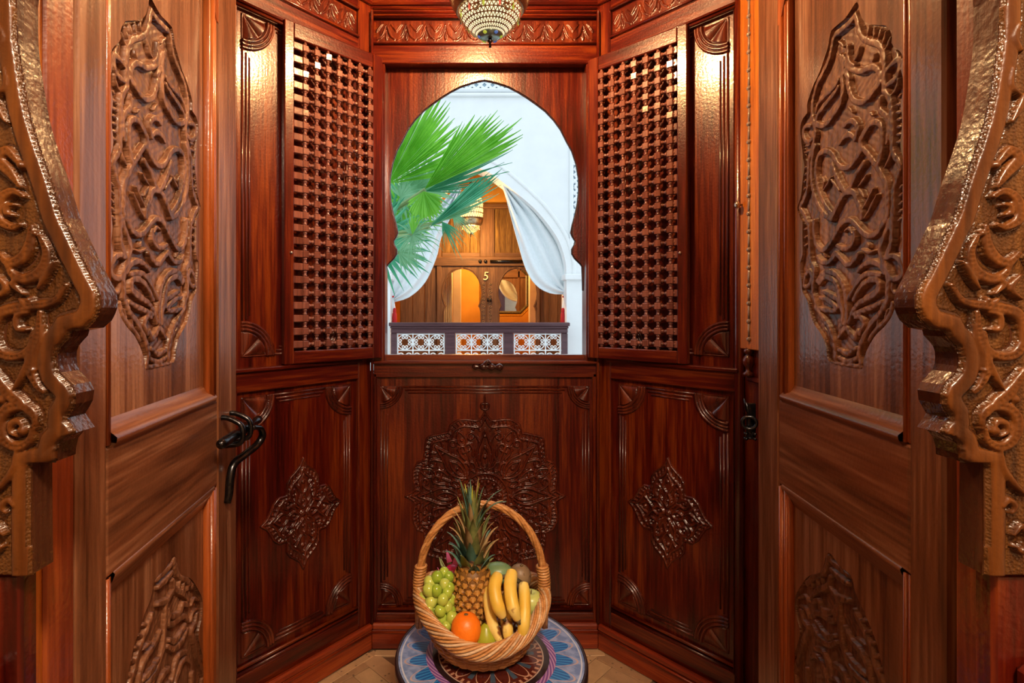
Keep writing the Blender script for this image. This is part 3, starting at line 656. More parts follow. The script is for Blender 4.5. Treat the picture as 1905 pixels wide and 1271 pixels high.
def rosette(parent, cu, cv, y):
    prof = [(0, .326), (3, .292), (7, .286), (13, .298), (19, .306), (26, .300), (30.5, .279), (38, .297), (45, .318)]
    def rr(deg):
        d = deg % 90
        d = min(d, 90 - d)
        sq = 1 - .07 * abs(math.cos(math.radians(deg))) ** 4
        return np.interp(d, [p[0] for p in prof], [p[1] for p in prof]) * sq
    def out(k, st=2.0):
        return [(cu + rr(t) * k * math.cos(math.radians(t)), cv + rr(t) * k * math.sin(math.radians(t))) for t in np.arange(0, 360, st)]
    def P(a, r, s=0):
        an = math.radians(a)
        return (cu + r * math.cos(an) - s * math.sin(an), cv + r * math.sin(an) + s * math.cos(an))
    g = Relief(cu - .315, cu + .315, cv - .335, cv + .345, .0018, .0014)
    g.clip(out(1.0))
    g.stroke(out(.985), .0034, .008, closed=True, smooth=False)
    g.stroke(out(.90), .0040, .010, closed=True, smooth=False)
    for t in np.arange(0, 360, 2.9):
        r = rr(t)
        g.stroke([P(t, r * .925), P(t + 1.3, r * .97)], .0031, .008, cut=.2)
    g.stroke(arc((cu, cv), .086, 0, 360, 72), .004, .010, closed=False, smooth=False)
    g.stroke(arc((cu, cv), .066, 0, 360, 60), .003, .008, closed=False, smooth=False)
    for k in range(36):
        g.stroke([P(k * 10, .070), P(k * 10 + 4, .082)], .0026, .0075, cut=.2)
    for k in range(14):
        g.blob(P(k * 360 / 14, .054), .0085, .011)
    for k in range(8):
        g.stroke([P(k * 45, .012), P(k * 45 + 12, .028), P(k * 45, .042), P(k * 45 - 12, .028)], .003, .009, closed=True)
    g.blob((cu, cv), .012, .011)
    for k in range(8):
        a = 45 * k
        L = .262 if k % 2 else .25
        # tall pointed leaf on each axis
        for s in (1, -1):
            g.stroke([P(a, .094), P(a, .125, .024 * s), P(a, .165, .030 * s), P(a, .205, .016 * s), P(a, L)], .0052, .011, taper=.25)
            g.stroke([P(a, .105), P(a, .130, .013 * s), P(a, .160, .013 * s), P(a, .185)], .0046, .010, taper=.3)
            # scrolls either side
            g.stroke([P(a, .150, .044 * s), P(a, .178, .046 * s), P(a, .196, .060 * s), P(a, .186, .076 * s), P(a, .168, .070 * s), P(a, .172, .058 * s)], .0048, .0105)
            g.stroke([P(a, .205, .022 * s), P(a, .226, .034 * s), P(a, .238, .052 * s), P(a, .226, .066 * s), P(a, .212, .056 * s), P(a, .218, .044 * s)], .0046, .010)
            g.stroke([P(a, .100, .012 * s), P(a, .112, .034 * s), P(a, .134, .040 * s), P(a, .146, .030 * s)], .0046, .010, taper=.4)
            g.stroke([P(a, .242, .018 * s), P(a, .262, .030 * s), P(a, .266, .048 * s)], .0042, .009, taper=.6)
            g.blob(P(a, .192, .050 * s), .006, .009); g.blob(P(a, .250, .045 * s), .0062, .009)
        g.blob(P(a, .145), .0075, .010)
        g.blob(P(a, .224), .006, .009)
        b = a + 22.5
        g.stroke([P(b, .098), P(b, .118, .012), P(b, .138), P(b, .118, -.012)], .0042, .010, closed=True)
        g.stroke([P(b, .200), P(b, .225, .016), P(b, .262), P(b, .225, -.016)], .0042, .010, closed=True)
        g.stroke([P(b, .14), P(b, .20)], .0038, .009)
        g.blob(P(b, .226), .006, .010)
    g.build('carved_rosette', MC, parent, y)
    # little finial above the rosette
    f = Relief(cu - .03, cu + .03, cv + .315, cv + .385, .0018, .0)
    f.stroke([(cu, cv + .322), (cu + .014, cv + .330), (cu + .012, cv + .345), (cu, cv + .345)], .0035, .008)
    f.stroke([(cu, cv + .322), (cu - .014, cv + .330), (cu - .012, cv + .345), (cu, cv + .345)], .0035, .008)
    f.stroke([(cu, cv + .325), (cu, cv + .378)], .0045, .008, taper=.6)
    f.mask = f.H > .0004
    f.build('rosette_finial', MC, parent, y)


rosette(wb, .085, .560, .0155)

# ---- window: pierced arch board, sill, latch
win = empty('window_1', (0, 2.045, 0), 0, label='open window with a horseshoe arch cut in a dark red wood board', cat='window', kind='structure')
HALF = [(148, 0), (150, 12), (153, 24), (160, 45), (170, 64), (180, 80), (192, 97), (205, 114), (222, 130), (240, 143), (262, 154), (280, 164), (304, 172), (331, 176.5), (355, 177), (378, 174.5), (400, 170), (418, 165), (433, 162), (440, 165), (448, 170), (455, 169), (464, 164), (472, 164), (480, 169), (485, 174), (491, 180), (496, 183), (520, 184), (540, 184.5), (541, 189)]
K = 2.045 / 1000
hp = [(h * K, 1.25 + (580 - y) * K) for y, h in HALF]
cx = .084
n = len(hp)


def arch_half(sgn):
    """board cut by the arch, as strips from the arch edge out to the straight side"""
    top = 2.185; side = .392
    v = []; f = []
    prof = hp + [(hp[-1][0], 1.065)]
    for y in (0, .022):
        for h, z in prof:
            v.append((cx + sgn * h, y, z))
        for h, z in prof:
            # outer partner: straight side, or the top edge for the crown
            v.append((cx + sgn * side, y, z))
    N = len(prof)
    for layer in (0, 1):
        o = layer * 2 * N
        for i in range(N - 1):
            q = (o + i, o + i + 1, o + N + i + 1, o + N + i)
            f.append(q if (layer == 0) == (sgn > 0) else q[::-1])
    for i in range(N - 1):
        q = (i, 2 * N + i, 2 * N + i + 1, i + 1)
        f.append(q if sgn > 0 else q[::-1])
    return v, f


m = MB()
for s in (1, -1):
    v, f = arch_half(s); m.add(v, f)
m.box(cx - .392, cx + .392, 0, .022, hp[0][1], 2.19, 0)
arch_b = m.build('arch_board', MV, win)
# thin dark edge that lines the arch
m = MB()
for s in (1, -1):
    m.tube([(cx + s * (h + .0005), .011, z) for h, z in hp], .0045, 6, flat=1.6)
m.build('arch_edge', wood('edge_wood', (.02, .006, .006), (.03, .010, .010), (.05, .016, .014), rough=.25), win, True)
board(win, 'rail', -.30, .475, 1.05, 1.086, -.004, .03, MH, .002)
board(win, 'sill', -.335, .502, 1.056, 1.067, -.062, -.004, MH, .003)
lt = MB()
lt.lathe([(.0025, -.058), (.009, -.052), (.011, -.044), (.006, -.036), (.008, -.030), (.014, -.018), (.010, -.006), (.0065, 0), (.012, .008), (.014, .016), (.008, .025), (.007, .030), (.013, .038), (.014, .046), (.009, .054), (.003, .058)], 14)
lt.xf(Matrix.Translation((.094, -.062, 1.046)) @ Matrix.Rotation(math.pi / 2, 4, 'Y') @ Matrix.Rotation(.12, 4, 'X'))
latch = lt.build('turn_latch', wood('latch_wood', (.03, .008, .006), (.05, .014, .010), (.08, .02, .015), rough=.2), win, True)
MB().tube([(.078, -.055, 1.048), (.086, -.066, 1.060), (.094, -.070, 1.068), (.104, -.066, 1.056)], [.008, .009, .008, .006], 8).build('latch_hook', latch.active_material, win, True)

# ---- baseboards
def baseboard(name, loc, rz, a, b, label):
    t = empty(name, (loc[0], loc[1], 0), rz, label=label, cat='baseboard', kind='structure')
    board(t, 'board', a, b, 0.003, .072, -.014, .0, wood_base, .002)
    board(t, 'cap', a, b, .074, .098, -.020, .0, wood_base, .006)
    MB().tube([(a, -.015, .066), (b, -.015, .066)], .0045, 6).build('bead_moulding', wood_base, t, True)
    return t


wood_base = wood('baseboard_wood', (.10, .009, .003), (.22, .023, .004), (.36, .062, .008), axis='x', rough=.28)
baseboard('baseboard_back', (0, 2.0), 0, -.334, .502, 'red wooden baseboard under the back wall')
baseboard('baseboard_left', CL, TH, -.80, -.006, 'red wooden baseboard under the left angled wall')
baseboard('baseboard_right', CR, -TH, .006, .487, 'red wooden baseboard under the right angled wall')

# ---- narrow wall right of the angled wall, towards the right door
ws = empty('wall_right_return', (CR[0] + .646 * .487, 2.0 - .763 * .487, 0), 0, label='narrow dark panelled wall strip between right bay wall and right door', cat='wall', kind='structure')
MB().tube([(.014, -.006, 0.0), (.014, -.006, 2.45)], .014, 16).build('corner_post', MV, ws, True)
MB().box(.026, .05, -.60, .02, 0, 2.45, .002).build('panel', MV, ws)
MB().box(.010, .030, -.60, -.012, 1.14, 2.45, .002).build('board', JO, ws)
MB().box(.018, .036, -.60, -.033, 1.045, 1.060, .003).build('ledge', MH, ws)
m = MB()
for k in range(26):
    m.ball((.0095, -.070, 1.17 + k * .052), .008, 10, 6)
    m.tube([(.0095, -.070, 1.17 + k * .052), (.0095, -.070, 1.222 + k * .052)], .0045, 8)
m.build('bead_strip', plain('polished_bead', (.30, .22, .18), .12, .2), ws, True)
MB().lathe([(.004, 0), (.016, .002), (.016, .010), (.008, .016), (.007, .024), (.015, .036), (.017, .048), (.012, .060), (.006, .064), (.014, .070), (.014, .078), (.004, .086)], 16).build('turned_finial', MC, ws, True, loc=(.016, -.055, 1.060))
MB().lathe([(.003, 0), (.004, .010), (.010, .013), (.011, .019), (.004, .023)], 12).build('small_knob', plain('nickel', (.55, .45, .38), .25, .9), ws, True, loc=(.010, -.030, 1.568), rot=(0, -math.pi / 2, 0))

wl2 = empty('wall_left_return', (-.857, 1.39, 0), 0, label='plain dark wood wall strip behind the left door', cat='wall', kind='structure')
board(wl2, 'board', -.04, 0, -.70, 0, 0, 2.52, MV)

# ---- ceiling and cornice of the bay
ce = empty('ceiling', (0, 0, 0), label='dark wooden ceiling of the window bay', cat='ceiling', kind='structure')
for k in range(13):
    MB().box(-.95 + k * .152, -.95 + k * .152 + .146, .64, 2.06, HC, HC + .02, .004).build('ceiling_plank', MV, ce)
for nm, loc, rz, a, b, lab in (('trim_3', (0, 2.0), 0, -.355, .523, 'wooden cornice over the window'), ('trim_4', CL, TH, -.80, .0, 'wooden cornice over the left angled wall'), ('trim_5', CR, -TH, 0, .50, 'wooden cornice over the right angled wall')):
    t = empty(nm, (loc[0], loc[1], 0), rz, label=lab, cat='cornice', kind='structure')
    board(t, 'moulding', a, b, 2.385, 2.425, -.020, .0, MH, .006)
    board(t, 'moulding', a, b, 2.425, HC, -.045, .0, MH, .01)

# ------------------------------------------------------------------ lattice shutters
BLK = None
def shutter(hx, hy, nx, ny, ztop, zbot, mirror, label):
    """local x runs from the free edge to the hinge; face looks along -y"""
    d = Vector((hx - nx, hy - ny)); W = d.length
    sgn = 1
    if not mirror:
        rz = math.atan2(d.y, d.x); o = (nx, ny)
    else:
        d = -d; rz = math.atan2(d.y, d.x); o = (hx, hy)
    t = empty('lattice_shutter', (o[0], o[1], 0), rz, label=label, cat='shutter', group='lattice shutters of the bay window')
    T = .024
    sa, sb = (.033, .042) if not mirror else (.042, .033)
    la, lb, z0, z1 = sa, W - sb, zbot + .042, ztop - .050
    board(t, 'stile', 0, sa, zbot, ztop, 0, T, MV, .003)
    board(t, 'stile', W - sb, W, zbot, ztop, 0, T, MV, .003)
    board(t, 'rail', sa, W - sb, zbot, z0, .001, T, MH, .003)
    board(t, 'rail', sa, W - sb, z1, ztop, .001, T, MH, .003)
    p = .0424
    rows = int(round((z1 - z0) / p)); pz = (z1 - z0) / rows
    cols = 7
    if not mirror:
        xs = [lb - .010 - k * p for k in range(cols)][::-1]
        slat = (la, xs[0] - .012)
    else:
        xs = [la + .010 + k * p for k in range(cols)]
        slat = (xs[-1] + .012, lb)
    global BLK
    if BLK is None:
        bm = MB()
        s = .0112
        bm.box(-s, s, -.003, .016, -s, s, .0022)
        BLK = bm.me('lattice_block', MB_MAT, False)
    if slat[1] - slat[0] > .03:
        pass
    zs = [z0 + pz * (k + .5) for k in range(rows)]
    for x in xs:
        for z in zs:
            link('lattice_block', BLK, t, (x, .004, z), (R.gauss(0, .05), 0, R.gauss(0, .05)))
    # turned spindles that join the blocks
    one = [(.0035, .0), (.0075, .002), (.0075, .005), (.0045, .007), (.0060, .0095), (.0045, .012), (.0075, .014), (.0075, .017), (.0035, .019)]
    g = MB()
    L = p - .021
    def spin(x, z, vert):
        k = (L if not vert else pz - .021) / .019
        mm = MB(); mm.lathe([(r, h * k) for r, h in one], 7)
        M = Matrix.Translation((x, .010, z)) @ (Matrix.Identity(4) if vert else Matrix.Rotation(math.pi / 2, 4, 'Y'))
        mm.xf(M); g.add(mm.v, mm.f)
    for x in xs:
        for i, z in enumerate(zs):
            spin(x, z + .0105, True)
            spin(x + .0105, z, False)
        spin(x, z0 - pz * .5 + .0105, True)
    o2 = g.build('turned_spindles', MB_MAT, t, True)
    o2['kind'] = 'stuff'
    if slat[1] - slat[0] > .012:
        for i, z in enumerate(zs):
            MB().box(slat[0], slat[1] + (.004 if not mirror else 0), .004, .016, z - .0115, z + .0115, .002).build('slat', MB_MAT, t)
    # hinge knuckle pins
    for z in (zbot + .16, ztop - .16):
        MB().lathe([(.004, -.03), (.005, -.028), (.005, .028), (.004, .03)], 8).build('hinge_pin', IRON, t, True, loc=((W + .001) if not mirror else -.001, .012, z))
    MB().ball((0, 0, 0), .005, 10, 6).build('stud', plain('shutter_stud_%d' % mirror, (.4, .33, .3), .3, .8), t, True, loc=((.022 if not mirror else W - .022), -.001, zbot + .36))
    return t


MB_MAT = wood('lattice_wood', (.090, .024, .016), (.170, .052, .036), (.260, .095, .068), axis='z', rough=.30, coat=.6, bump=.2)
shutter(-.292, 1.978, -.5655, 1.712, 2.186, 1.080, False, 'left lattice shutter of turned wood, swung open beside the palm side of window')
shutter(.461, 1.978, .7195, 1.722, 2.176, 1.080, True, 'right lattice shutter of turned wood, swung open beside the white curtain side of window')

# ------------------------------------------------------------------ the two carved doors
def door(name, hx, hy, rz, s, label, W):
    """s=+1: leaf runs along +x from the hinge; s=-1: along -x"""
    d = empty(name, (hx, hy, 0), rz, label=label, cat='door', kind='structure')
    T = .042
    def B(nm, a, b, z0, z1, y0, y1, mat, c=.004):
        a, b = sorted((s * a, s * b))
        return board(d, nm, a, b, z0, z1, y0, y1, mat, c)
    B('stile', 0, .066, .02, 2.36, 0, T, DV)
    B('stile', .484, W, .02, 2.36, 0, T, DV)
    B('rail', .066, .484, 2.10, 2.36, 0, T, DH)
    B('lock_rail', .066, .484, .868, 1.056, 0.001, T, DH)
    B('rail', .066, .484, .02, .19, 0.001, T, DH)
    for z0, z1, hole in ((1.03, 2.14, UP_OUT), (.16, .88, LO_OUT)):
        # a flat panel with the outline of its carving cut out of it
        x0, x1 = sorted((s * .06, s * .49))
        hl = [(p[0] if s < 0 else -p[0], p[1]) for p in spline(hole[:-1], .006, True)]
        outer = [(x0, z0), (x1, z0), (x1, z1), (x0, z1)]
        allp = outer + [tuple(p) for p in hl]
        tri = tessellate_polygon([[Vector((p[0], p[1], 0)) for p in outer], [Vector((p[0], p[1], 0)) for p in hl]])
        ff = []
        for t in tri:
            a_, b_, c_ = (allp[k] for k in t)
            ar_ = (b_[0] - a_[0]) * (c_[1] - a_[1]) - (c_[0] - a_[0]) * (b_[1] - a_[1])
            ff.append(tuple(t) if ar_ > 0 else tuple(t[::-1]))
        m = MB(); m.add([(p[0], .017, p[1]) for p in allp], ff)
        m.box(x0, x1, .0265, .034, z0, z1, 0)
        m.build('panel', DV, d)
    # sloping beds of the panels
    for z0, z1, up in ((1.056, 1.092, 1), (.832, .868, -1)):
        m = MB()
        x0, x1 = sorted((s * .082, s * .466))
        if up > 0:
            pr = [(.001, z0 - .004), (-.004, z0 + .004), (-.005, z0 + .011), (.002, z0 + .017), (.010, z0 + .022), (.017, z1)]
        else:
            pr = [(.001, z1 + .004), (-.002, z1), (.002, z1 - .010), (.009, z1 - .020), (.017, z0)]
        v = [(x, y, z) for x in (x0, x1) for y, z in pr]
        n_ = len(pr)
        f = [(i, i + 1, n_ + i + 1, n_ + i) for i in range(n_ - 1)]
        if up < 0: f = [q[::-1] for q in f]
        m.add(v, f)
        m.build('panel_bevel', DH, d, True)
    for (a, b) in ((.0665, .084), (.447, .484)):
        for z0, z1 in ((1.058, 2.11), (.18, .866)):
            x0, x1 = sorted((s * a, s * b))
            m = MB()
            w = x1 - x0
            m.box(x0, x1, .004, .02, z0, z1, .002)
            m.tube([(x0 + w * .3, .004, z0), (x0 + w * .3, .004, z1)], w * .2, 8)
            m.tube([(x0 + w * .75, .006, z0), (x0 + w * .75, .006, z1)], w * .16, 8)
            m.build('panel_moulding', DM, d, True)
    # shaped shoulders at the head of the upper panel
    for a, b in ((.484, .36), (.066, .19)):
        pl = [(s * a, 2.11), (s * a, 1.885), (s * (a + (b - a) * .08), 1.885), (s * (a + (b - a) * .35), 1.94), (s * (a + (b - a) * .65), 1.995), (s * b, 2.05), (s * b, 2.11)]
        MB().prism(pl, -.001, .02).build('panel_shoulder', DM, d)
    # carvings
    for out, strokes, nm, zr in ((UP_OUT, UP, 'carved_ornament', None), (LO_OUT, LO, 'carved_ornament', None)):
        us = [p[0] for p in out]; vs = [p[1] for p in out]
        g = Relief(min(us) - .006, max(us) + .006, min(vs) - .006, max(vs) + .006, .0013, -.0068)
        oc = [tuple(p) for p in spline(out[:-1], .006, True)]
        g.clip(oc)
        for st in strokes:
            L = sum(math.dist(a, b) for a, b in zip(st, st[1:]))
            if L < .05:
                g.stroke(st, .0044, -.0004, taper=.5, flat=.5, cut=.1)
            else:
                g.stroke(st, .0060, .0008, taper=.25 if L < .12 else 0.0, flat=.20, cut=.05)
        g.H += .0006 * np.sin(g.U * 310 + 3 * np.sin(g.V * 90)) * np.cos(g.V * 270)
        # where the carving is cut below the panel its ground shows through: the panel keeps a raised field
        g.build(nm, DC, d, .017, mirror=(s > 0), sink=-.0004)
    # hinges at the back edge
    for z in (.35, 1.25, 2.1):
        MB().lathe([(.008, -.05), (.010, -.048), (.010, .048), (.008, .05)], 10).build('hinge', IRON, d, True, loc=(0, T + .004, z))
    return d


dl = door('door_1', -.4998, .699, math.radians(94.4), 1, 'left carved wooden door standing open with an iron bolt', .6031)
dr = door('door_2', .6388, .7137, math.radians(-97.4), -1, 'right carved wooden door standing open with an iron ring latch', .5914)

b = MB()
b.lathe([(r * .82, h * 1.45) for r, h in [(.003, -.004), (.0125, 0), (.0135, .006), (.0135, .060), (.011, .066), (.011, .088), (.014, .094), (.0135, .135), (.009, .140), (.009, .160), (.012, .165), (.012, .180), (.003, .184)]], 16)
b.xf(Matrix.Translation((.418, -.030, .974)) @ Matrix.Rotation(math.pi / 2, 4, 'Y'))
bolt = b.build('sliding_bolt', IRON, dl, True)
for x in (.505, .560):
    MB().tube(spline([(x, .004, 1.012), (x, -.012, 1.012), (x, -.042, .996), (x, -.047, .972), (x, -.040, .955), (x, -.012, .950), (x, .004, .950)], .006), .006, 8).build('staple', IRON, bolt, True)
hp2 = spline([(.566, -.046, .978), (.600, -.056, .968), (.622, -.056, .945), (.610, -.046, .925), (.575, -.030, .912), (.545, -.014, .898), (.532, -.010, .870), (.528, -.008, .835), (.526, -.004, .815)], .008)
MB().tube(hp2, .0062, 8, flat=1.5).build('bolt_handle', IRON, bolt, True)
g = MB()
lat = empty('ring_latch', (-.604, -.012, .985)); lat.parent = dr
MB().box(-.014, -.007, -.006, .016, -.045, .040, .002).build('latch_plate', IRON, lat)
rg = [(.010, .0150 * math.cos(t * math.pi / 10) - .004, .0150 * math.sin(t * math.pi / 10) - .006) for t in range(20)]
MB().tube([(p[0] - .006 + .3 * p[1], p[1], p[2]) for p in rg], .0042, 8, closed=True).build('latch_ring', IRON, lat, True)
MB().tube([(.002, -.004, .012), (.000, -.008, .026), (-.002, -.010, .038), (-.004, -.014, .052)], [.005, .010, .007, .002], 8, flat=.5).build('latch_leaf', IRON, lat, True)
for z in (-.034, -.046): MB().tube([(.004, -.010, z), (-.008, -.012, z), (-.010, .008, z), (.004, .010, z)], .0035, 6).build('latch_staple', IRON, lat, True)

# ------------------------------------------------------------------ the carved arch at the doorway
ar = empty('doorway_arch', (0, .556, 0), 0, label='golden brown carved arch with scrolling leaves framing the near doorway', cat='arch', kind='structure')
edge = [tuple(p) for p in spline(ARCH[:26], .006)] + ARCH[26:]
edge_s = [(p[0], p[1]) for p in edge]
top = [(.0473, 2.235), (.16, 2.21), (.27, 2.155), (.37, 2.075), (.455, 1.96), (.515, 1.82), (.545, 1.68)]
full = top + edge_s
MX = .0946
for s in (1, -1):
    def X(x): return x if s > 0 else MX - x
    pl = [(X(x), z) for x, z in full] + [(X(.70), .9784), (X(.70), 2.44), (X(.0473), 2.44)]
    MB().prism(pl, 0, .028).build('arch_board', AE, ar)
    g = Relief(.455, .690, .975, 2.02, .00145, .0006)
    long_e = [tuple(p) for p in spline(top[3:], .02)] + edge_s
    g.clip(long_e + [(.70, .9784), (.70, 2.05), (.38, 2.05)])
    # flat band that follows the edge, then a cut line, then the stippled ground with scrolls
    E_ = np.array(long_e); T_ = np.gradient(E_, axis=0); T_ /= np.linalg.norm(T_, axis=1)[:, None] + 1e-9
    N_ = np.stack([-T_[:, 1], T_[:, 0]], 1)
    if N_[30, 0] < 0: N_ = -N_
    g.stroke([tuple(p) for p in E_ + N_ * .0098], .0086, .0065, smooth=False, flat=.35, cut=.3)
    more = [[(x + .078, z + .03) for x, z in st] for st in SC] + [[(x + .055, z + .50) for x, z in st] for st in SC if st[0][1] > 1.10] + [[(x + .010, z + .42) for x, z in st] for st in SC if st[0][1] > 1.22 and st[0][0] > .53]
    for st in SC + more:
        L = sum(math.dist(a, c) for a, c in zip(st, st[1:]))
        g.stroke(st, .0072 if L > .06 else .0045, .0080, taper=.6, flat=.5, cut=.3, groove=.38 if L > .06 else 0)
        if L > .05:
            P_ = np.array(spline(st, .006)); t_ = np.gradient(P_, axis=0); t_ /= np.linalg.norm(t_, axis=1)[:, None] + 1e-9
            n_ = np.stack([-t_[:, 1], t_[:, 0]], 1)
            for off in (-.0045, .0045):
                pass
    for c, r in (((.5458, 1.128), .006), ((.532, 1.33), .004), ((.538, 1.262), .004), ((.5345, 1.19), .004), ((.547, 1.40), .005), ((.5665, 1.16), .006)):
        g.blob((c[0], c[1]), r, .009)
    o = g.build('carved_spandrel', AS, ar, 0.0, mirror=(s < 0), edge=0.0, sink=0.0)
    if s < 0: o.location.x = MX
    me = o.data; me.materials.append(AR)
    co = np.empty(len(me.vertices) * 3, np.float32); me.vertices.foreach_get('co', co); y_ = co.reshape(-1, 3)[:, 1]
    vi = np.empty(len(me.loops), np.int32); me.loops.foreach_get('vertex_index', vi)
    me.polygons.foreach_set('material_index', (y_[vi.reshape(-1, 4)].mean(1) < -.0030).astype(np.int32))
    # post under the arch and the jamb
    a, c_ = sorted((X(.556), X(.72)))
    board(ar, 'post', a, c_, 0, .976, .006, .030, MV, .004)
    a, c_ = sorted((X(.574), X(.70)))
    board(ar, 'plinth_block', a, c_, 0, .885, -.014, .006, MV, .006)

for nm, x0, x1, lab in (('trim_6', -.66, -.5045, 'orange brown door jamb with lantern light in its colour, behind the left side of the carved arch'), ('trim_7', .640, .80, 'dark reddish door jamb behind the right side of the carved arch')):
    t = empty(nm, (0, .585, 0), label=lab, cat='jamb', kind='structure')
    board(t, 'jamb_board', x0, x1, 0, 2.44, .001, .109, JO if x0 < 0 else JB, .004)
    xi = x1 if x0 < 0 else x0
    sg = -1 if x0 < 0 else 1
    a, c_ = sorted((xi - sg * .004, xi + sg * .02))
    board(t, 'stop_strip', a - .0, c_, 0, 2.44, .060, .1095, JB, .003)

wf = empty('wall_doorway', (0, .60, 0), label='plain plaster wall either side of the carved doorway', cat='wall', kind='structure')
board(wf, 'wall_panel', -2.2, -.66, 0, 2.7, -.03, .12, ROOMW, 0)
board(wf, 'wall_panel', .80, 2.2, 0, 2.7, -.03, .12, ROOMW, 0)
board(wf, 'wall_head', -.66, .80, 2.445, 2.7, -.03, .12, ROOMW, 0)

# room behind the viewer
for nm, bx, lab in (('wall_rear', (-2.2, 2.2, -2.9, -2.8, 0, 2.7), 'plaster wall behind the viewer'), ('wall_room_left', (-2.3, -2.2, -2.9, .72, 0, 2.7), 'plaster wall of the room at left'), ('wall_room_right', (2.2, 2.3, -2.9, .72, 0, 2.7), 'plaster wall of the room at right')):
    o = MB().box(bx[0], bx[1], bx[2], bx[3], bx[4], bx[5], 0).build(nm, ROOMW)
    props(o, lab, 'wall', kind='structure')
o = MB().box(-2.3, 2.3, -2.9, .72, 2.7, 2.8, 0).build('ceiling_room', ROOMW)
props(o, 'plaster ceiling of the room behind the viewer', 'ceiling', kind='structure')
sh = empty('ceiling_light', (.30, -.42, 0), label='small hanging globe lamp of the room behind the viewer', cat='lamp')
MB().lathe([(.05, 2.66), (.055, 2.68), (.055, 2.70), (.01, 2.70)], 16).build('ceiling_rose', BRASS, sh, True)
MB().tube([(0, 0, 2.45), (0, 0, 2.68)], .004, 6).build('lamp_cord', IRON, sh)

# outer skin of the bay so that daylight only comes in by the window
ow = empty('wall_outer', (0, 0, 0), label='outer wooden cladding of the bay facing the courtyard', cat='wall', kind='structure')
board(ow, 'cladding', -1.25, -.40, -.2, 2.9, 2.09, 2.12, MV, 0)
board(ow, 'cladding', .57, 1.40, -.2, 2.9, 2.09, 2.12, MV, 0)
board(ow, 'cladding', -.42, .59, 2.45, 2.9, 2.09, 2.12, MH, 0)
board(ow, 'cladding', -.42, .59, -.2, 1.02, 2.09, 2.12, MH, 0)
board(ow, 'board', -1.25, -1.22, -.2, 2.9, .6, 2.1, MV, 0)
board(ow, 'board', 1.37, 1.40, -.2, 2.9, .6, 2.1, MV, 0)
board(ow, 'roof_board', -1.25, 1.40, 2.55, 2.58, .6, 2.12, MH, 0)

# ------------------------------------------------------------------ floor of small tan tiles in herringbone
fl = MB().box(-2.3, 2.3, -2.9, 2.06, -.06, -.004, 0).build('floor', plain('tile_joint', (.16, .085, .045), .9))
props(fl, 'tan floor of small herringbone tiles', 'floor', kind='structure')
TM = []
for k, c in enumerate(((.50, .31, .17), (.55, .345, .19), (.45, .27, .145), (.60, .39, .21))):
    m_, nt, n_, l_, b_ = new_mat('bejmat_tile_%d' % k)
    tc = n_.new('ShaderNodeTexCoord'); oi = n_.new('ShaderNodeObjectInfo')
    ad = n_.new('ShaderNodeVectorMath'); ad.operation = 'ADD'
    l_.new(tc.outputs['Object'], ad.inputs[0]); l_.new(oi.outputs['Location'], ad.inputs[1])
    t1 = n_.new('ShaderNodeTexNoise'); t1.inputs['Scale'].default_value = 26; t1.inputs['Detail'].default_value = 5
    l_.new(ad.outputs[0], t1.inputs[0])
    t2 = n_.new('ShaderNodeTexVoronoi'); t2.inputs['Scale'].default_value = 34
    l_.new(ad.outputs[0], t2.inputs[0])
    rp = ramp(n_, [(.3, tuple(v * .8 for v in c)), (.7, c)]); l_.new(t1.outputs[0], rp.inputs[0])
    sp = ramp(n_, [(.10, (.25, .25, .25)), (.16, (1, 1, 1))]); l_.new(t2.outputs[0], sp.inputs[0])
    mu = n_.new('ShaderNodeMix'); mu.data_type = 'RGBA'; mu.blend_type = 'MULTIPLY'; mu.inputs[0].default_value = .8
    l_.new(rp.outputs[0], mu.inputs[6]); l_.new(sp.outputs[0], mu.inputs[7]); l_.new(mu.outputs[2], b_.inputs['Base Color'])
    b_.inputs['Roughness'].default_value = .45
    TM.append(m_)
TL_, TW_ = .201, .067
tile_me = [MB().box(-TL_ / 2 + .0012, TL_ / 2 - .0012, -TW_ / 2 + .0012, TW_ / 2 - .0012, -.012, .0, .0015).me('tile', mm) for mm in TM]
bayp = [(-.352, 1.985), (.520, 1.985), (.835, 1.60), (.835, 1.30), (-.90, 1.30), (-.65, 1.62)]
ca, sa = math.cos(math.radians(45)), math.sin(math.radians(45))
cnt = 0
cand = []
for i in range(-26, 27):
    for j in range(-26, 27):
        # herringbone cell of one level and one upright tile
        bx = i * TW_ + j * TL_; by = i * TW_ - j * TL_
        for (ox, oy, ro) in ((TL_ / 2, TW_ / 2, 0), (TW_ / 2 + 0, TW_ + TL_ / 2, 90)):
            x, y = bx + ox, by + oy
            X_, Y_ = x * ca - y * sa + .1, x * sa + y * ca + 1.75
            cand.append((X_, Y_, ro + 45))
for X_, Y_, ro in sorted(cand, key=lambda q: -q[1]):
    if cnt < 290 and inside(bayp, np.array([[X_]]), np.array([[Y_]]))[0, 0]:
        link('tile', R.choice(tile_me), fl, (X_, Y_, R.uniform(-.0008, .0006)), (R.uniform(-.004, .004), R.uniform(-.004, .004), math.radians(ro) + R.uniform(-.01, .01)))
        cnt += 1
# border tiles along the left and back baseboards
for k in range(5):
    link('border_tile', MB().box(-.069, .069, -.016, .016, -.012, .002, .0015).me('border_tile', TM[3]), fl, (-.345 - .6455 * (.09 + k * .14) + .763 * .032, 1.985 - .763 * (.075 + k * .14) - .646 * .032, 0), (0, 0, TH))
for k in range(6):
    link('border_tile', bpy.data.meshes['border_tile'], fl, (-.25 + k * .14, 1.967, 0))

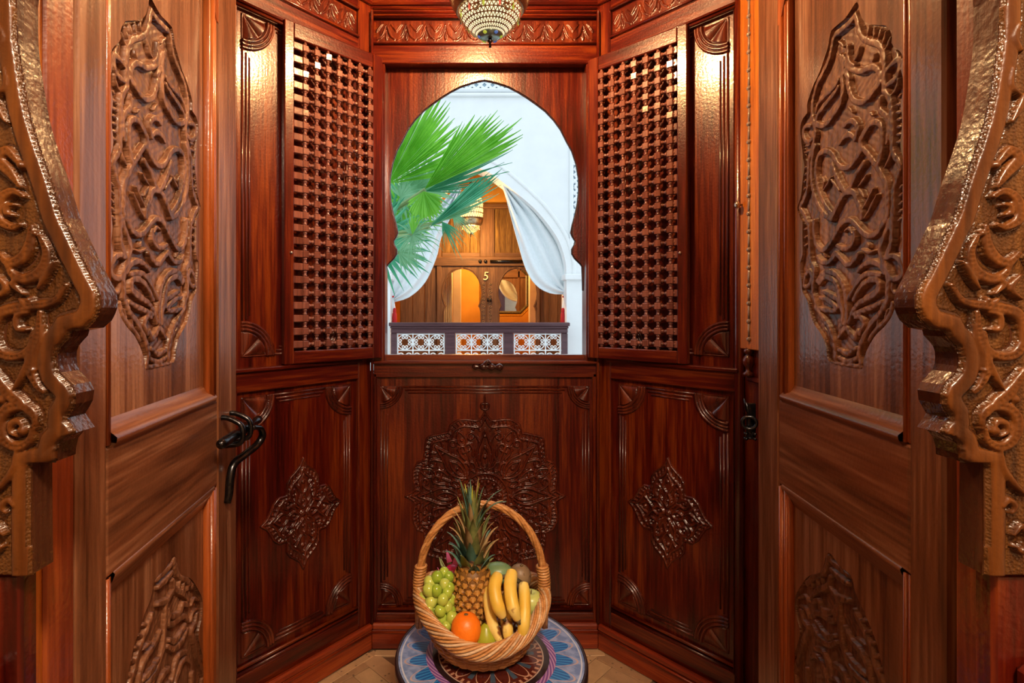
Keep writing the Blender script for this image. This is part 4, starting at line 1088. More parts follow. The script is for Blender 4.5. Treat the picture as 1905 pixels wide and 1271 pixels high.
# ------------------------------------------------------------------ round painted table
TX, TY, TZ = .066, 1.25, .456
tb = empty('round_table', (TX, TY, 0), label='round low table with a blue painted top under the fruit basket', cat='table')
m_, nt, n_, l_, b_ = new_mat('painted_tabletop')
tc = n_.new('ShaderNodeTexCoord')
sep = n_.new('ShaderNodeSeparateXYZ'); l_.new(tc.outputs['Object'], sep.inputs[0])


def math_(op, a, b=None, c=None):
    q = n_.new('ShaderNodeMath'); q.operation = op
    for k, v in enumerate((a, b, c)):
        if v is None: continue
        if isinstance(v, (int, float)): q.inputs[k].default_value = v
        else: l_.new(v, q.inputs[k])
    return q.outputs[0]


def mixc(f, a, b):
    q = n_.new('ShaderNodeMix'); q.data_type = 'RGBA'
    l_.new(f, q.inputs[0])
    for k, v in ((6, a), (7, b)):
        if isinstance(v, tuple): q.inputs[k].default_value = (*v, 1)
        else: l_.new(v, q.inputs[k])
    return q.outputs[2]


x_, y_ = sep.outputs[0], sep.outputs[1]
rad = math_('SQRT', math_('ADD', math_('MULTIPLY', x_, x_), math_('MULTIPLY', y_, y_)))
ang = math_('ARCTAN2', y_, x_)
def band(lo, hi): return math_('MULTIPLY', math_('GREATER_THAN', rad, lo), math_('LESS_THAN', rad, hi))
def petal(n, phase=0.0):
    return math_('ABSOLUTE', math_('SINE', math_('MULTIPLY_ADD', ang, n / 2, phase)))
nz = n_.new('ShaderNodeTexNoise'); nz.inputs['Scale'].default_value = 45; nz.inputs['Detail'].default_value = 6; l_.new(tc.outputs['Object'], nz.inputs[0])
blot = ramp(n_, [(.42, (0, 0, 0)), (.60, (1, 1, 1))]); l_.new(nz.outputs[0], blot.inputs[0])
base = mixc(blot.outputs[0], (.13, .20, .42), (.25, .33, .58))
p16 = petal(20)
# blue fans, tan outlines
rp_ = math_('SUBTRACT', rad, .148)
fan = math_('LESS_THAN', rp_, math_('MULTIPLY', p16, .040))
line = math_('LESS_THAN', math_('ABSOLUTE', math_('SUBTRACT', rp_, math_('MULTIPLY', p16, .050))), .0022)
ray_ = math_('GREATER_THAN', math_('SINE', math_('MULTIPLY', ang, 120)), -.2)
blue = mixc(ray_, (.03, .22, .56), (.012, .09, .34))
c1 = mixc(math_('MULTIPLY', fan, band(.150, .21)), base, blue)
c1 = mixc(math_('MULTIPLY', line, band(.150, .21)), c1, (.46, .34, .34))
sc_ = math_('GREATER_THAN', math_('SINE', math_('MULTIPLY_ADD', rad, 900, math_('MULTIPLY', ang, 40))), .2)
c1 = mixc(band(.135, .150), c1, mixc(sc_, (.16, .06, .26), (.42, .24, .46)))
c1 = mixc(band(.205, .2085), c1, (.50, .54, .66))
# inner field: dark red with light arcs
inn = mixc(math_('LESS_THAN', math_('ABSOLUTE', math_('SUBTRACT', rad, math_('MULTIPLY_ADD', petal(12), .055, .055))), .0022), (.085, .012, .008), (.50, .30, .20))
tri = math_('GREATER_THAN', math_('SINE', math_('MULTIPLY', ang, 48)), .3)
inn = mixc(math_('MULTIPLY', tri, band(.108, .118)), inn, (.42, .22, .14))
inn = mixc(band(.119, .122), inn, (.42, .30, .24)); inn = mixc(band(.122, .135), inn, (.02, .010, .012))
inn = mixc(math_('MULTIPLY', math_('LESS_THAN', petal(12), .35), band(.03, .10)), inn, (.05, .085, .13))
c1 = mixc(math_('LESS_THAN', rad, .135), c1, inn)
l_.new(c1, b_.inputs['Base Color'])
b_.inputs['Roughness'].default_value = .22; b_.inputs['Coat Weight'].default_value = .6; b_.inputs['Coat Roughness'].default_value = .12
bp = n_.new('ShaderNodeBump'); bp.inputs['Strength'].default_value = .12; bp.inputs['Distance'].default_value = .003
l_.new(nz.outputs[0], bp.inputs['Height']); l_.new(bp.outputs[0], b_.inputs['Normal'])
TOPM = m_
DKW = plain('dark_table_wood', (.028, .014, .016), .35, noise=.4, scale=30, coat=.4)
MB().lathe([(.0001, -.022), (.2145, -.022), (.2155, -.0015), (.213, 0), (.0001, 0)], 96).build('tabletop', TOPM, tb, False, loc=(0, 0, TZ))
MB().lathe([(.2145, -.030), (.2195, -.030), (.2215, -.026), (.2215, -.004), (.2195, .001), (.2135, .001), (.2130, -.002), (.2140, -.028)], 96).build('table_rim', DKW, tb, True, loc=(0, 0, TZ))
m = MB()
for k in range(8):
    a = math.radians(45 * k + 22.5)
    q = MB().prism([(-.066, 0), (-.052, 0), (-.045, .20), (-.030, .26), (0, .28), (.030, .26), (.045, .20), (.052, 0), (.066, 0), (.066, .36), (-.066, .36)], -.008, .008)
    q.xf(Matrix.Translation((0, 0, .072)) @ Matrix.Rotation(a, 4, 'Z') @ Matrix.Translation((0, -.160, 0)))
    q.build('panel', DKW, tb)
    f_ = MB().lathe([(.014, .0), (.018, .01), (.012, .04), (.016, .08), (.016, .10)], 10)
    f_.build('foot', DKW, tb, True, loc=(.165 * math.cos(a + .39), .165 * math.sin(a + .39), 0.001))

# ------------------------------------------------------------------ wicker basket
BX, BY = .0455, 1.265
WK = wood('willow', (.26, .10, .025), (.46, .205, .062), (.62, .34, .135), axis='x', rough=.42, coat=.25, bump=.3, grain=2.5)
WKP = wood('pale_willow', (.36, .22, .12), (.56, .38, .22), (.72, .55, .38), axis='x', rough=.40, coat=.3, bump=.3, grain=2.5)
bk = empty('fruit_basket', (BX, BY, TZ), label='oval wicker basket with a tall hoop handle full of fruit', cat='basket')
def rim_z(a):
    c = math.cos(a)
    return .103 + .034 * c * c - .029 * max(0, -math.sin(a)) ** 1.5 + .008 * max(0, math.sin(a))
def wall(a, f, off=0.0):
    """f 0 at the base, 1 at the rim"""
    r0x, r0y, r1x, r1y = .088, .076, .147, .128
    e = f ** .75
    rx = r0x + (r1x - r0x) * e + off; ry = r0y + (r1y - r0y) * e + off
    return (rx * math.cos(a), ry * math.sin(a), .006 + (rim_z(a) - .008) * f ** 1.25)
st = 28
m = MB()
for k in range(st):
    a = 2 * math.pi * k / st
    m.tube([wall(a, f / 6) for f in range(7)], .0026, 6)
m.build('stakes', WK, bk, True)
m = MB(); rows = 13
for r_ in range(rows):
    f = .04 + .90 * r_ / rows
    pts = [wall(2 * math.pi * k / (st * 3), f, .0042 * math.cos(math.pi * (k / 3 + r_))) for k in range(st * 3)]
    m.tube(pts, .0036, 6, closed=True)
o = m.build('woven_wall', WK, bk, True); o['kind'] = 'stuff'
MB().lathe([(.001, .002), (.086, .002), (.090, .006), (.086, .010), (.001, .010)], 40).build('basket_base', WK, bk, True, scale=(1, .87, 1))
# plaited rim: strands that wind round the edge
strands = []
for k in range(14):
    pts = []
    N_ = 150
    for i in range(N_):
        a = 2 * math.pi * i / N_
        ph = a * 5 + 2 * math.pi * k / 14
        p = Vector(wall(a, 1.0))
        out_ = Vector((math.cos(a), math.sin(a), 0)); 
        q = p + out_ * (.0125 * math.cos(ph)) + Vector((0, 0, 1)) * (.0160 * math.sin(ph))
        pts.append(q)
    mm = MB(); mm.tube(pts, .0031, 6, closed=True)
    mm.build('rim_strand', WK if k % 3 else WKP, bk, True)
# hoop handle
hx, hz = .147, .192
hz0 = .137
hpath = [Vector((-hx, 0, hz0 - .085)), Vector((-hx - .001, 0, hz0 - .04))] + [Vector((hx * -math.cos(math.pi * t / 40), 0, hz0 + .012 + hz * math.sin(math.pi * t / 40) ** .92)) for t in range(41)] + [Vector((hx + .001, 0, hz0 - .04)), Vector((hx, 0, hz0 - .085))]
for k in range(5):
    pts = []
    for i, p in enumerate(hpath):
        t_ = (hpath[min(i + 1, len(hpath) - 1)] - hpath[max(i - 1, 0)]).normalized()
        n1 = Vector((0, 1, 0)); n2 = t_.cross(n1)
        ph = i * .42 + 2 * math.pi * k / 5
        pts.append(p + n1 * (.0050 * math.cos(ph)) + n2 * (.0050 * math.sin(ph)))
    MB().tube(pts, .0047, 7).build('handle_strand', WK, bk, True)
for sx in (-1, 1):
    m = MB()
    for z in range(9):
        zz = hz0 + .006 + z * .0065
        ti = math.asin(min(1, max(0, (zz - hz0 - .012) / hz))) if zz > hz0 + .012 else 0
        xx = sx * hx * math.cos(ti)
        m.tube([(xx + .0125 * math.cos(q * .6283), .0125 * math.sin(q * .6283), zz + .0012 * math.cos(q * .6283)) for q in range(10)], .0034, 6, closed=True)
    m.build('handle_binding', WK, bk, True)


def at(px, py, Y):
    return Vector(((px - 860) * Y / 1000, Y, 1.25 + (580 - py) * Y / 1000))


# ---- fruit
def fruitmat(name, stops, scale=9, rough=.38, bump=0.05, bscale=120, spots=None, sss=.08, axis_ramp=None):
    m, nt, n, l, b = new_mat(name)
    tc = n.new('ShaderNodeTexCoord')
    t = n.new('ShaderNodeTexNoise'); t.inputs['Scale'].default_value = scale; t.inputs['Detail'].default_value = 4
    l.new(tc.outputs['Object'], t.inputs[0])
    rp = ramp(n, stops); l.new(t.outputs[0], rp.inputs[0]); col = rp.outputs[0]
    if spots:
        t2 = n.new('ShaderNodeTexNoise'); t2.inputs['Scale'].default_value = spots[0]; t2.inputs['Detail'].default_value = 3
        l.new(tc.outputs['Object'], t2.inputs[0])
        r2 = ramp(n, [(spots[1], (0, 0, 0)), (spots[1] + .07, (1, 1, 1))]); l.new(t2.outputs[0], r2.inputs[0])
        mx = n.new('ShaderNodeMix'); mx.data_type = 'RGBA'; l.new(r2.outputs[0], mx.inputs[0]); l.new(col, mx.inputs[6]); mx.inputs[7].default_value = (*spots[2], 1)
        col = mx.outputs[2]
    l.new(col, b.inputs['Base Color'])
    b.inputs['Roughness'].default_value = rough
    b.inputs['Subsurface Weight'].default_value = sss
    b.inputs['Subsurface Radius'].default_value = (.008, .005, .002)
    b.inputs['Subsurface Scale'].default_value = .5
    if bump:
        t3 = n.new('ShaderNodeTexNoise'); t3.inputs['Scale'].default_value = bscale
        l.new(tc.outputs['Object'], t3.inputs[0])
        bp = n.new('ShaderNodeBump'); bp.inputs['Strength'].default_value = bump; bp.inputs['Distance'].default_value = .002
        l.new(t3.outputs[0], bp.inputs['Height']); l.new(bp.outputs[0], b.inputs['Normal'])
    return m


STEM = plain('dry_stem', (.12, .075, .03), .8)
# orange
og = empty('orange', at(867, 1173, 1.178), label='bright orange fruit at the front of the basket', cat='orange')
MB().lathe([(.0001, -.0375), (.006, -.0365), (.016, -.033), (.026, -.024), (.0322, -.009), (.0332, .004), (.0305, .018), (.022, .030), (.011, .0355), (.004, .0352), (.0001, .034)], 32).build('peel', fruitmat('orange_peel', [(.3, (.78, .145, .006)), (.7, (.92, .235, .012))], rough=.40, bump=.3, bscale=260), og, True)
MB().lathe([(.0045, .0335), (.0050, .0352), (.002, .0362), (.0003, .0360)], 8).build('stem_button', STEM, og, True)
# green pear at the front
pg = empty('green_pear', at(904, 1190, 1.180), label='green pear between the orange and the bananas', cat='pear')
MB().lathe([(.0001, -.026), (.012, -.025), (.022, -.017), (.0265, -.004), (.0240, .009), (.0170, .020), (.0105, .029), (.006, .0335), (.0001, .0345)], 28).build('skin', fruitmat('green_pear_skin', [(.3, (.26, .30, .015)), (.7, (.40, .43, .035))], rough=.32, spots=(90, .70, (.22, .20, .03))), pg, True)
MB().tube([(0, 0, .033), (.002, .001, .041), (.005, .001, .046)], .0016, 6).build('stem', STEM, pg, True)
# pale green apple tucked at the right edge
pa = empty('green_apple', at(988, 1122, 1.245), label='pale green apple behind the bananas at the right of the basket', cat='apple')
MB().lathe([(.0001, -.022), (.006, -.025), (.016, -.024), (.0265, -.012), (.030, .003), (.0265, .017), (.016, .025), (.007, .0245), (.0001, .019)], 28).build('skin', fruitmat('green_apple_skin', [(.3, (.42, .47, .10)), (.7, (.55, .60, .20))], rough=.3), pa, True)
MB().tube([(0, 0, .018), (.001, .001, .030)], .0013, 6).build('stem', STEM, pa, True)
# mango and kiwi at the back
mg = empty('mango', at(926, 1066, 1.345), label='green mango lying behind the pineapple', cat='mango')
MB().ball((0, 0, 0), .030, 24, 14, (1.32, .95, .86)).build('skin', fruitmat('mango_skin', [(.35, (.10, .20, .08)), (.65, (.22, .34, .17))], scale=14, rough=.35), mg, True)
MB().lathe([(.003, 0), (.004, .002), (.002, .006)], 8).build('stem_stub', STEM, mg, True, loc=(.039, 0, .002), rot=(0, 1.4, 0))
kw = empty('brown_mango', at(967, 1073, 1.315), label='brownish round fruit standing behind the bananas', cat='fruit')
MB().ball((0, 0, 0), .0285, 24, 14, (1.0, .95, 1.06)).build('skin', fruitmat('brown_skin', [(.35, (.17, .105, .055)), (.65, (.27, .18, .10))], scale=14, rough=.45, spots=(60, .64, (.08, .04, .02))), kw, True)
MB().lathe([(.004, 0), (.0045, .001), (.002, .003)], 8).build('stem_scar', STEM, kw, True, loc=(.004, -.006, .0295))
# dragon fruit
dg = empty('dragon_fruit', at(842, 1070, 1.335), label='pink dragon fruit with green tipped scales beside the pineapple', cat='dragon fruit')
PINK = fruitmat('dragon_skin', [(.3, (.50, .012, .085)), (.7, (.68, .035, .18))], rough=.35)
MB().ball((0, 0, -.004), .026, 22, 12, (.95, .9, 1.15)).build('skin', PINK, dg, True)
PSC = plain('dragon_scale', (.62, .14, .34), .4)
GSC = plain('dragon_scale_green', (.34, .44, .20), .45)
for k in range(15):
    a = k * 2.4; z = -.018 + .045 * (k / 14)
    rr_ = .0235 * math.sqrt(max(.05, 1 - (z / .032) ** 2))
    c_ = Vector((rr_ * math.cos(a), rr_ * math.sin(a), z))
    u_ = Vector((-math.sin(a), math.cos(a), 0)); o_ = Vector((math.cos(a), math.sin(a), .6)).normalized()
    v = [c_ - u_ * .008, c_ + u_ * .008, c_ + o_ * .009 + u_ * .005 + Vector((0, 0, .008)), c_ + o_ * .009 - u_ * .005 + Vector((0, 0, .008)), c_ + o_ * .016 + Vector((0, 0, .019))]
    link('scale', mesh('scale', v + [p + o_ * .0015 + Vector((0, 0, -.001)) for p in v], [(0, 1, 2, 3), (3, 2, 4), (8, 7, 6, 5), (9, 7, 8), (0, 5, 6, 1), (1, 6, 7, 2), (2, 7, 9, 4), (4, 9, 8, 3), (3, 8, 5, 0)], PSC if k % 3 else GSC), dg)

# pineapple
PC = at(879, 1103, 1.245)
pp = empty('pineapple', PC, label='upright pineapple with a tall spiky crown in the basket', cat='pineapple')
PB = fruitmat('pineapple_rind', [(.3, (.13, .055, .012)), (.7, (.24, .115, .022))], scale=30, rough=.5)
PE = fruitmat('pineapple_eye', [(.3, (.25, .105, .020)), (.5, (.42, .20, .035)), (.7, (.52, .28, .06))], scale=60, rough=.42, spots=(200, .62, (.10, .05, .02)))
def prof(z): return .0412 * (max(0.02, 1 - abs(z / .075) ** 3.4)) ** .5
MB().lathe([(prof(-.073 + .146 * k / 14), -.073 + .146 * k / 14) for k in range(15)], 28).build('rind', PB, pp, True)
s_ = .0088
eye = mesh('eye', [(0, -.006, -.0012)] + [(s_ * math.cos(a) * 1.04, 0, s_ * math.sin(a) * .95) for a in [k * math.pi / 3 for k in range(6)]] + [(s_ * .6 * math.cos(a), -.0040, s_ * .55 * math.sin(a)) for a in [k * math.pi / 3 for k in range(6)]] + [(0, -.0095, -.004), (.0016, -.005, 0), (-.0016, -.005, 0)],
           [(0, 7 + k, 7 + (k + 1) % 6) for k in range(6)] + [(7 + k, 1 + k, 1 + (k + 1) % 6, 7 + (k + 1) % 6) for k in range(6)] + [(13, 14, 0), (13, 0, 15), (13, 15, 14)], PE)
for r_ in range(10):
    z = -.066 + r_ * .0142
    nn = 14
    for k in range(nn):
        a = 2 * math.pi * (k + .5 * (r_ % 2)) / nn
        r0 = prof(z)
        if r0 < .015: continue
        sl = (prof(z + .003) - prof(z - .003)) / .006
        sc_ = min(1.02, .98 * r0 / .0412 + .05)
        link('eye', eye, pp, (r0 * math.cos(a), r0 * math.sin(a), z), (math.atan(sl) * -1, 0, a + math.pi / 2), (sc_, 1, .92))
LG = fruitmat('crown_leaf', [(.3, (.10, .13, .045)), (.6, (.22, .24, .075)), (.75, (.36, .30, .14))], scale=24, rough=.35, sss=0)
LGB = fruitmat('crown_leaf_blue', [(.3, (.045, .12, .085)), (.7, (.13, .24, .20))], scale=24, rough=.28, sss=0)
LGY = fruitmat('crown_leaf_yellow', [(.3, (.34, .38, .03)), (.7, (.52, .50, .07))], scale=24, rough=.35, sss=0)
LGT = fruitmat('crown_leaf_dry', [(.3, (.26, .15, .06)), (.7, (.42, .29, .14))], scale=24, rough=.5, sss=0)


def crown_leaf(a, z, L, w, lean, curl, mat):
    """a strap leaf with a V section; lean from upright, curl at the tip"""
    n = 8
    pts = []; r0 = .029 * max(.1, 1 - (z - .056) / .085)
    p = Vector((r0 * math.cos(a), r0 * math.sin(a), z)); an = lean
    for k in range(n + 1):
        pts.append((p.copy(), an))
        d = Vector((math.cos(a) * math.sin(an), math.sin(a) * math.sin(an), math.cos(an)))
        p = p + d * (L / n)
        an = lean + curl * ((k + 1) / n) ** 2.2
    u = Vector((-math.sin(a), math.cos(a), 0))
    v = []
    for k, (q, an) in enumerate(pts):
        ww = w * (1 - (k / n) ** 1.6) * (.8 + .5 * min(1, k / 2.0) - .3 * min(1, k / 4)) + .0004
        o_ = Vector((math.cos(a) * math.cos(an), math.sin(a) * math.cos(an), -math.sin(an)))
        v += [q - u * ww + o_ * ww * .0 - o_ * (-ww * .35), q, q + u * ww + o_ * ww * .35, q - o_ * .0012]
    f = []
    for k in range(n):
        b0 = 4 * k; b1 = b0 + 4
        f += [(b0, b0 + 1, b1 + 1, b1), (b0 + 1, b0 + 2, b1 + 2, b1 + 1), (b0 + 2, b0 + 3, b1 + 3, b1 + 2), (b0 + 3, b0, b1, b1 + 3)]
    link('crown_leaf', mesh('crown_leaf', v, f, mat, True), pp)


z0_ = .060
ga = 2.39996
for k in range(64):
    t = k / 63
    z = z0_ + .098 * t
    L = .030 + .075 * t ** .8 + R.uniform(-.006, .008)
    lean = .50 * (1 - t) ** .9 + .10 + R.uniform(-.07, .07)
    curl = (1.25 * (1 - t) + .25) * R.uniform(.5, 1.1)
    mt = R.choice([LG, LG, LGT, LGT, LG]) if t < .8 else R.choice([LGB, LGY, LG, LGT])
    if t < .35: mt = R.choice([LG, LGB, LGB, LGT])
    crown_leaf(k * ga, z, L * (1.25 - .25 * t), .0130 - .004 * t, lean * .92, curl, mt)
for a, L, lean, curl, mt in ((-2.9, .125, .20, .12, LGB), (-2.6, .10, .10, .1, LG), (-.5, .13, .38, .85, LGB), (-.35, .115, .48, 1.3, LGB), (-.8, .105, .35, 1.0, LGT), (1.6, .10, .05, .05, LGY), (-1.9, .085, .08, .15, LGY), (-1.2, .085, .16, .2, LG), (2.2, .09, .10, .9, LGB), (.3, .10, .55, 1.3, LGT)):
    crown_leaf(a, z0_ + .085, L, .0085, lean, curl, mt)

# bananas: one hand, five fingers in view
BN = fruitmat('banana_skin', [(.30, (.66, .40, .035)), (.5, (.76, .52, .08)), (.7, (.82, .66, .22))], scale=16, rough=.42, spots=(30, .63, (.22, .085, .02)))
BT = plain('banana_tip', (.075, .06, .03), .7, noise=.4, scale=80)
bh = empty('banana_bunch', at(950, 1130, 1.16), label='bunch of ripe spotted yellow bananas at the right of the basket', cat='bananas')
O_ = bh.location
FING = [([(927, 1069, 1.217), (920, 1092, 1.187), (925, 1124, 1.164), (937, 1150, 1.160)], .0172),
        ([(953, 1062, 1.222), (949, 1092, 1.188), (954, 1128, 1.160), (964, 1155, 1.154)], .0172),
        ([(974, 1084, 1.224), (976, 1118, 1.192), (975, 1158, 1.164), (968, 1196, 1.156)], .0158),
        ([(913, 1085, 1.232), (909, 1118, 1.202), (916, 1160, 1.182), (932, 1199, 1.164)], .0148),
        ([(946, 1100, 1.222), (941, 1140, 1.192), (944, 1172, 1.174), (947, 1200, 1.160)], .0156)]
for ps, r_ in FING:
    P_ = [Vector(p) for p in spline([tuple(at(*p) - O_) for p in ps], .006)]
    n_f = len(P_)
    rr_ = [r_ * (min(1, .78 + 1.6 * (k / n_f)) if k / n_f < .14 else 1) * (1 if k / n_f < .72 else max(.30, 1 - 2.2 * (k / n_f - .72))) for k in range(n_f)]
    bn = MB().tube(P_, rr_, 6).build('banana', BN, bh, True)
    md = bn.modifiers.new('round', 'SUBSURF'); md.levels = 1; md.render_levels = 2
    d_ = (P_[-1] - P_[-3]).normalized()
    MB().tube([P_[-1] - d_ * .002, P_[-1] + d_ * .004, P_[-1] + d_ * .008], [rr_[-1] * .8, .0038, .0028], 7).build('tip', BT, bn, True)
MB().tube([at(925, 1075, 1.242) - O_, at(950, 1072, 1.257) - O_, at(972, 1086, 1.252) - O_], [.005, .006, .005], 8).build('bunch_stem', BT, bh, True)

# grapes
GRM, nt, n_, l_, b_ = new_mat('green_grape')
tc = n_.new('ShaderNodeTexCoord'); oi = n_.new('ShaderNodeObjectInfo')
rp = ramp(n_, [(0, (.26, .40, .035)), (.5, (.40, .52, .07)), (1, (.50, .56, .12))]); l_.new(oi.outputs['Random'], rp.inputs[0]); l_.new(rp.outputs[0], b_.inputs['Base Color'])
b_.inputs['Roughness'].default_value = .18; b_.inputs['Subsurface Weight'].default_value = .35; b_.inputs['Subsurface Radius'].default_value = (.012, .010, .003)
gb = empty('grape_bunch', at(818, 1125, 1.232), label='bunch of green grapes at the left of the basket', cat='grapes')
O_ = gb.location
gme = MB().ball((0, 0, 0), .0142, 18, 10, (1, 1, 1.12)).me('grape', GRM, True)
GP = [(813, 1074, 1.242), (835, 1074, 1.257), (800, 1084, 1.242), (828, 1088, 1.232), (798, 1098, 1.222), (812, 1099, 1.217), (836, 1094, 1.227), (832, 1103, 1.220), (802, 1120, 1.217), (824, 1116, 1.207), (812, 1112, 1.227), (797, 1134, 1.210), (819, 1137, 1.200), (832, 1130, 1.212), (841, 1150, 1.202), (808, 1150, 1.207), (830, 1166, 1.192), (815, 1169, 1.194), (836, 1118, 1.232), (842, 1108, 1.242), (805, 1163, 1.207), (822, 1152, 1.207), (838, 1139, 1.220), (829, 1183, 1.194), (842, 1170, 1.207), (822, 1084, 1.264), (845, 1126, 1.242), (788, 1112, 1.232), (806, 1136, 1.222), (818, 1184, 1.202), (841, 1186, 1.202), (826, 1066, 1.264)]
for p in GP:
    link('grape', gme, gb, at(*p) - O_, (R.uniform(-.6, .6), R.uniform(-.6, .6), R.uniform(0, 3)), [R.uniform(.80, 1.02)] * 3)
stp = [at(838, 1078, 1.277) - O_, at(826, 1100, 1.242) - O_, at(822, 1130, 1.220) - O_, at(824, 1160, 1.210) - O_]
MB().tube(stp, .002, 6).build('stalk', plain('grape_stalk', (.24, .26, .07), .6), gb, True)

# ------------------------------------------------------------------ pierced lantern of the bay
def lantern(name, loc, label, s, zc, glass, chain, seg=44, bands=11, dome_glass=False):
    t = empty(name, loc, label=label, cat='lantern')
    pr = [(.012, -.100), (.030, -.0955), (.047, -.087), (.066, -.071), (.080, -.052), (.0885, -.034), (.0905, -.026)]
    zz = np.linspace(0, 1, bands + 1)
    cum = np.linspace(0, 1, len(pr))
    rs = np.interp(zz, cum, [p[0] for p in pr]); hs = np.interp(zz, cum, [p[1] for p in pr])
    m = MB(); v = []; f = []
    def Q(i, k):
        a = 2 * math.pi * (k + .5 * (i % 2)) / seg
        return Vector((rs[i] * math.cos(a), rs[i] * math.sin(a), hs[i]))
    for i in range(2, bands):
        for k in range(seg):
            sh_ = 1 if i % 2 else 0
            tris = [(Q(i, k), Q(i, k + 1), Q(i + 1, k + sh_)), (Q(i + 1, k + sh_), Q(i + 1, k - 1 + sh_), Q(i, k))]
            for tr in tris:
                c_ = (tr[0] + tr[1] + tr[2]) / 3
                o_ = len(v)
                kk = .62
                v += [p for p in tr] + [c_ + (p - c_) * kk for p in tr]
                f += [(o_ + a, o_ + (a + 1) % 3, o_ + 3 + (a + 1) % 3, o_ + 3 + a) for a in range(3)]
    m.add([p * s for p in v], f)
    sh_o = m.build('pierced_bowl', BRASS, t)
    sh_o['kind'] = 'stuff'
    def L(nm, prof_, mat, sg=32): return MB().lathe([(r * s, z * s) for r, z in prof_], sg).build(nm, mat, t, True)
    if dome_glass:
        L('glass_dome', [(.108, .044), (.113, .11), (.110, .19), (.091, .262), (.062, .306), (.03, .332), (.029, .330), (.060, .304), (.089, .260), (.108, .19), (.111, .11), (.106, .044)], glass)
    ENA = plain(name + '_enamel', (.30, .42, .36), .25, .5, noise=.5, scale=60)
    L('bowl_foot', [(.004, -.1035), (.020, -.1025), (.034, -.096), (.035, -.0935), (.018, -.099), (.004, -.1005)], ENA)
    L('collar', [(.0895, -.030), (.092, -.030), (.104, -.012), (.113, .012), (.117, .040), (.1145, .040), (.110, .012), (.101, -.012), (.0895, -.027)], BRASS)
    L('finial', [(.002, -.128), (.0035, -.127), (.003, -.114), (.0085, -.110), (.004, -.106), (.007, -.098), (.006, -.092), (.002, -.090)], IRON, 12)
    L('glass_bowl', [(.004, -.094), (.028, -.090), (.044, -.082), (.062, -.066), (.076, -.047), (.084, -.030), (.083, -.029), (.075, -.046), (.061, -.064), (.043, -.080), (.028, -.088), (.004, -.092)], glass)
    L('dome_crown', [(.040, .339), (.022, .360), (.014, .375), (.010, .385), (.012, .37), (.036, .336)], BRASS)
    pr = [(.1165, .040), (.121, .11), (.118, .19), (.098, .265), (.068, .312), (.038, .340)]
    cum = np.linspace(0, 1, len(pr)); zz = np.linspace(0, 1, 9)
    rs = np.interp(zz, cum, [p[0] for p in pr]); hs = np.interp(zz, cum, [p[1] for p in pr])
    v = []; f = []
    for i in range(8):
        for k in range(seg):
            sh_ = 1 if i % 2 else 0
            for tr in [(Q(i, k), Q(i, k + 1), Q(i + 1, k + sh_)), (Q(i + 1, k + sh_), Q(i + 1, k - 1 + sh_), Q(i, k))]:
                c_ = (tr[0] + tr[1] + tr[2]) / 3; o_ = len(v)
                v += [p for p in tr] + [c_ + (p - c_) * .72 for p in tr]
                f += [(o_ + a, o_ + (a + 1) % 3, o_ + 3 + (a + 1) % 3, o_ + 3 + a) for a in range(3)]
    MB().add([p * s for p in v], f).build('pierced_dome', BRASS, t)['kind'] = 'stuff'
    # inlaid tear-drop glasses and bosses
    gl = [plain(name + '_ruby', (.75, .16, .12), .15, emit=(.8, .14, .08), strength=.5), plain(name + '_lime', (.45, .60, .10), .15, emit=(.4, .55, .05), strength=.5), plain(name + '_azure', (.12, .30, .75), .15, emit=(.1, .2, .7), strength=.3)]
    for k in range(12):
        a = 2 * math.pi * k / 12 - math.pi / 2 + math.pi / 12
        i_ = 5.2
        r_, z_ = .0822, -.046
        q = MB().ball((0, 0, 0), 1, 10, 6, (.0035 * s, .0018 * s, .012 * s))
        q.build('inlaid_glass', gl[k % 2], t, True, loc=(r_ * s * math.cos(a), r_ * s * math.sin(a), z_ * s), rot=(0, 0, a + math.pi / 2))
        a2 = a + math.pi / 12
        if k % 2 == 0:
            q = MB().tube([(math.cos(w) * .0085 * s, 0, math.sin(w) * .0085 * s) for w in [j * math.pi / 4 for j in range(8)]], .0024 * s, 6, closed=True)
            q.build('boss_ring', BRASS, t, True, loc=(.0800 * s * math.cos(a2), .0800 * s * math.sin(a2), -.054 * s), rot=(0, .55 * 0, a2 + math.pi / 2))
    for k in range(6):
        a = 2 * math.pi * k / 6
        MB().ball((0, 0, 0), 1, 8, 5, (.006 * s, .0022 * s, .005 * s)).build('base_jewel', gl[2] if k % 2 else gl[1], t, True, loc=(.0305 * s * math.cos(a), .0305 * s * math.sin(a), -.0985 * s), rot=(.9, 0, a + math.pi / 2))
    m = MB()
    z = .375 * s; k = 0
    while z < chain:
        ax = (1, 0) if k % 2 else (0, 1)
        m.tube([(ax[0] * .006 * math.cos(w), ax[1] * .006 * math.cos(w), z + .008 + .010 * math.sin(w)) for w in [j * math.pi / 4 for j in range(8)]], .0016, 5, closed=True)
        z += .0165; k += 1
    m.build('chain', BRASS, t, True)
    return t


def glassmat(name, col, st, tr):
    m, nt, n, l, b = new_mat(name)
    e = n.new('ShaderNodeEmission'); e.inputs[0].default_value = (*col, 1); e.inputs[1].default_value = st
    t = n.new('ShaderNodeBsdfTransparent')
    mx = n.new('ShaderNodeMixShader'); mx.inputs[0].default_value = tr
    l.new(e.outputs[0], mx.inputs[1]); l.new(t.outputs[0], mx.inputs[2]); l.new(mx.outputs[0], n['Material Output'].inputs[0])
    return m


lantern('hanging_lantern', (.076, 1.47, 2.100), 'pierced brass lantern glowing over the table in the window bay', 1.0, 0, glassmat('lit_bay_glass', (1.0, .80, .45), 2.2, .55), HC - 2.10)

